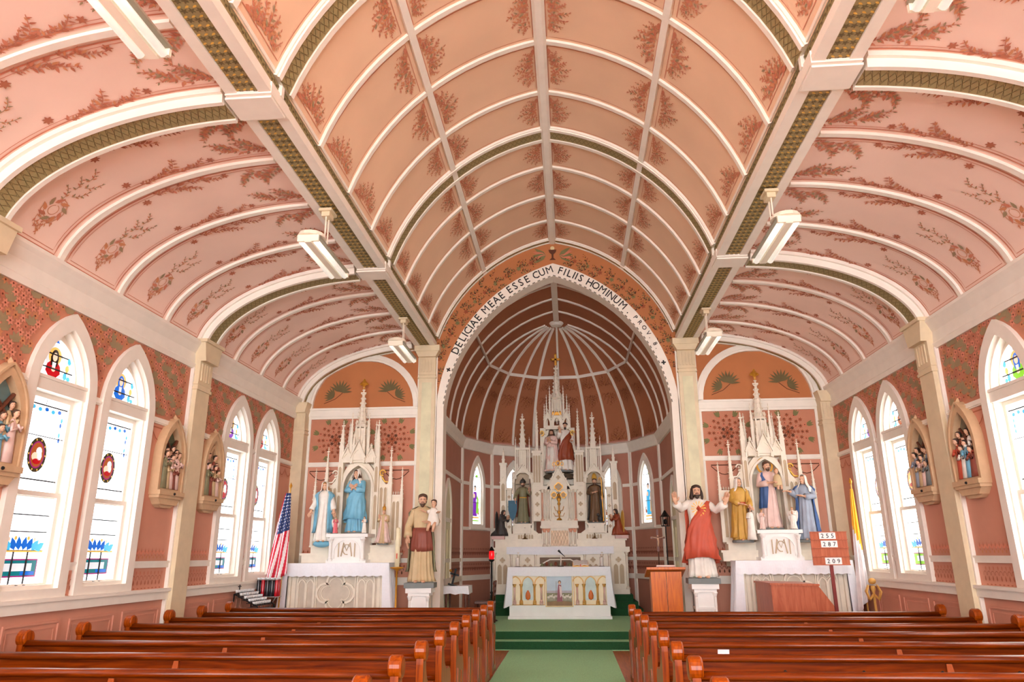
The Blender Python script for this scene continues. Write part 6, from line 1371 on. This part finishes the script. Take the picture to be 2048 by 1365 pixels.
# ================================================================== NAVE FRONT FURNITURE
t = thing('paschal_candle', 'tall cream candle on a brass stand before the left pedestal', 'candle', (-2.88, 13.2, 0)); m = MB(); m.lathe([(.17, 0), (.15, .04), (.04, .09), (.02, .14), (.018, .6), (.035, .64), (.018, .68), (.016, 1.40), (.05, 1.43), (.12, 1.455), (.12, 1.47), (.05, 1.475)], (0, 0, 0), 14); m.build('stand', GOLD, t, True)
m = MB(); m.lathe([(.045, 1.47), (.045, 1.80), (.04, 2.12), (.03, 2.15), (.005, 2.14)], (0, 0, 0), 14); m.build('wax', M('beeswax', (232, 222, 186), .5), t, True); m = MB(); m.strip([(-.01, 1.66), (.012, 1.66)], .09, -.05, -.044); m.build('red_mark', S_RED, t)
t = thing('hymn_board', 'reddish wooden hymn board with white number cards on a post', 'sign', (4.43, 12.6, 0)); m = MB(); m.box(-.29, .29, 0, .025, 1.47, 2.0); m.build('board', SALMW, t)
for z in (1.47, 1.60, 1.735, 1.865, 1.985): m = MB(); m.box(-.29, .29, -.022, 0, z, z+.014); m.build('ledge', SALMW, t)
m = MB(); m.box(-.025, .025, .025, .06, .03, 1.9); m.box(-.2, .2, -.12, .2, 0, .035); m.build('post', M('dark_red_wood', (128, 44, 40), .4), t)
for z, x, tx in ((1.882, -.02, '255'), (1.75, -.005, '287'), (1.485, .03, '209')):
    m = MB(); m.box(x-.13, x+.13, -.012, -.002, z, z+.105); c = m.build('number_card', M('white_card', (244, 240, 238), .7, var=.01), t)
    for k, ch in enumerate(tx):
        o = bpy.data.objects.new('numeral', glyph(ch)); COL.objects.link(o); o.parent = c; o.matrix_basis = Matrix.Translation((x-.08+.08*k, -.0135, z+.018)) @ Matrix.Rotation(PI/2, 4, 'X') @ Matrix.Diagonal((.095, .095, .3, 1))
t = thing('organ_console', 'reddish brown wooden console standing in front of the right altar', 'organ', (3.30, 12.1, 0)); m = MB(); m.prism([(0, 0), (.92, 0), (.92, .88), (.72, 1.17), (0, 1.19)], 0, 1.0); m.build('body', SALMW, t); m = MB(); m.prism([(-.02, 1.19), (.73, 1.17), (.73, 1.20), (-.02, 1.22)], -.02, 1.02); m.build('lid', SALMW, t)
# flags
def flag(name, label, loc, mats, colour, W0, W1, L, lean, pole):
    t = thing(name, label, 'flag', loc); m = MB(); m.tube([(0, 0, .05), (lean[0], lean[1], pole)], .014, 8); m.build('pole', GPL, t, True); m = MB(); m.lathe([(.16, 0), (.15, .04), (.03, .08)], (0, 0, 0), 14); m.build('foot', GOLD, t); m = MB(); octa(m, (lean[0], lean[1], pole+.05), .03, .07); m.build('finial', GOLD, t)
    N, V = 65, 26; m = MB(); vs = []
    for j in range(V+1):
        v = j/V; z = pole-.08-L*v; w = W0+(W1-W0)*v**.8
        for i in range(N+1):
            u = i/N; x = lean[0]*(z/pole)+(u-.75)*w; y = lean[1]*(z/pole)-.03+.035*math.sin(u*15+v*1.2)*(.4+v)
            zz = z-(.16*(1-u) if True else 0)*v*1.6+.0
            vs.append((x, y, zz))
    for j in range(V):
        for i in range(N): m.add([], [], 0); m.f.append((j*(N+1)+i, j*(N+1)+i+1, (j+1)*(N+1)+i+1, (j+1)*(N+1)+i)); m.m.append(colour(i/N, j/V))
    m.v = vs; o = m.build('cloth', mats, t, True); sm = o.modifiers.new('thickness', 'SOLIDIFY'); sm.thickness = .004
    return t, vs, N
F_R = M('flag_red', (200, 30, 56), .7); F_W = M('flag_white', (240, 236, 236), .7); F_B = M('flag_blue', (44, 62, 112), .7); F_Y = M('flag_yellow', (248, 190, 60), .7)
t, vs, N = flag('striped_flag', 'red and white striped flag with starred blue canton left of the left altar', (-4.95, 13.06, 0), [F_R, F_W, F_B], lambda u, v: 2 if v < .46 and u > .12 else int(u*13*.7+v*3.5) % 2, .10, .42, 1.40, (.05, .05), 2.86)
for j in range(1, 12):
    for i in range(14, 64, 9):
        p = Vector(vs[j*(N+1)+i+(4 if j % 2 else 0)]); m = MB(); r = .013
        m.add([p+Vector((0, -.009, 0))+Vector((r*(1 if k % 2 == 0 else .42)*math.sin(k*PI/5), 0, r*(1 if k % 2 == 0 else .42)*math.cos(k*PI/5))) for k in range(10)], [tuple(range(10))]); m.build('star', F_W, t)
flag('yellow_white_flag', 'yellow and white flag hanging in the right corner behind the hymn board', (5.07, 13.06, 0), [F_Y, F_W], lambda u, v: 0 if v < .40+.25*u-.1 else 1, .05, .20, 1.75, (.02, .05), 2.80)
t = thing('gilt_stand', 'gilt stand with scrolled arms in the right corner', 'stand', (5.06, 12.70, 0)); m = MB(); m.lathe([(.14, 0), (.12, .04), (.03, .08), (.02, .12), (.02, 1.05), (.04, 1.1), (.03, 1.15)], (0, 0, 0), 12); m.build('pole', GPL, t, True)
for k in range(4):
    a = k*PI/2+.5; m = MB(); m.tube([(0, 0, 1.02), (.10*math.cos(a), .10*math.sin(a), .94), (.15*math.cos(a), .15*math.sin(a), 1.06), (.09*math.cos(a), .09*math.sin(a), 1.16)], [.02, .018, .016, .012], 7); m.build('scrolled_arm', GPL, t, True)
m = MB(); m.ball((0, 0, 1.22), .06, .06, .05, 10, 6); m.build('knob', GPL, t, True)
# votive rack and its glasses
RX_, RY_ = -4.93, 11.95
t = thing('votive_rack', 'black stepped metal rack for votive lights by the left wall', 'rack', (RX_, RY_, 0)); 
for k in range(5): m = MB(); m.box(.05-.075*k-.035, .05-.075*k+.035, -.1, .62, .90+.045*k, .908+.045*k); m.build('shelf', BLACK, t)
for a in (-.08, .60):
    m = MB(); m.tube([(.12, a, 0), (.12, a, .90)], .012, 6); m.tube([(-.28, a, 0), (-.28, a, 1.09)], .012, 6); m.tube([(.12, a, .90), (-.28, a, 1.09)], .010, 6); m.build('side_frame', BLACK, t)
m = MB(); m.box(-.28, .14, -.08, .60, .83, .85); m.build('tray', BLACK, t); m = MB(); m.tube([(-.28, .1, 1.05), (-.28, .1, 1.25)], .008, 6); m.tube([(-.28, .05, 1.2), (-.28, .15, 1.2)], .008, 6); m.build('small_cross', BLACK, t)
GLS = M('frosted_glass', (226, 230, 232), .2, var=.03); WAXD = M('dark_votive_base', (52, 46, 46), .3)
V0 = thing('votive_glass', 'small clear votive glass in the rows on the black rack', 'votive', None, 'votive glasses'); m = MB(); m.lathe([(.017, .018), (.024, .062), (.020, .060), (.014, .03)], (0, 0, 0), 10); m.build('cup', GLS, V0, True); m = MB(); m.lathe([(.018, 0), (.018, .02), (.01, .024)], (0, 0, 0), 10); m.build('base', WAXD, V0, True)
fv = True
for k in range(5):
    for j in range(10):
        v = V0 if fv else copy_tree(V0); fv = False; v['label'] = 'small clear votive glass on the black rack, %s row up, %s from the camera' % (ORD[k], (ORD+['fourteenth'])[j]); v.matrix_world = Matrix.Translation((RX_+.05-.075*k, RY_-.06+.07*j, .908+.045*k))
t = thing('candle_stand', 'crossed-leg stand holding tall coloured candle glasses', 'stand', (-5.0, 12.72, 0)); m = MB(); m.box(-.20, .20, -.10, .10, 1.0, 1.012); m.box(-.20, .20, -.10, .10, 1.28, 1.287); m.build('tray', M('nickel', (190, 186, 180), .3, .8), t)
for s in (-1, 1): m = MB(); m.tube([(s*.16, -.05, 1.0), (0, -.05, .72), (-s*.14, -.05, 0)], .010, 6); m.build('leg', M('nickel', (190, 186, 180), .3, .8), t)
for k in range(5):
    for b in (-.05, .05):
        red = k == 4 or (k == 1 and b < 0); c = thing('tall_candle', 'tall %s glass candle in the crossed-leg stand, %s from left in the %s row' % ('red' if red else 'black', ORD[k], 'front' if b < 0 else 'back'), 'candle', (-5.0-.16+.08*k, 12.72+b, 1.012), 'tall candles in the stand'); m = MB(); m.lathe([(.028, 0), (.03, .02), (.03, .27), (.026, .28), (.02, .27)], (0, 0, 0), 10); m.build('glass', M('red_glass', (190, 26, 40), .15) if red else M('dark_glass', (46, 40, 46), .15), c, True); m = MB(); m.lathe([(.031, .28), (.031, .30), (.02, .305)], (0, 0, 0), 10); m.build('rim', GLS, c, True)
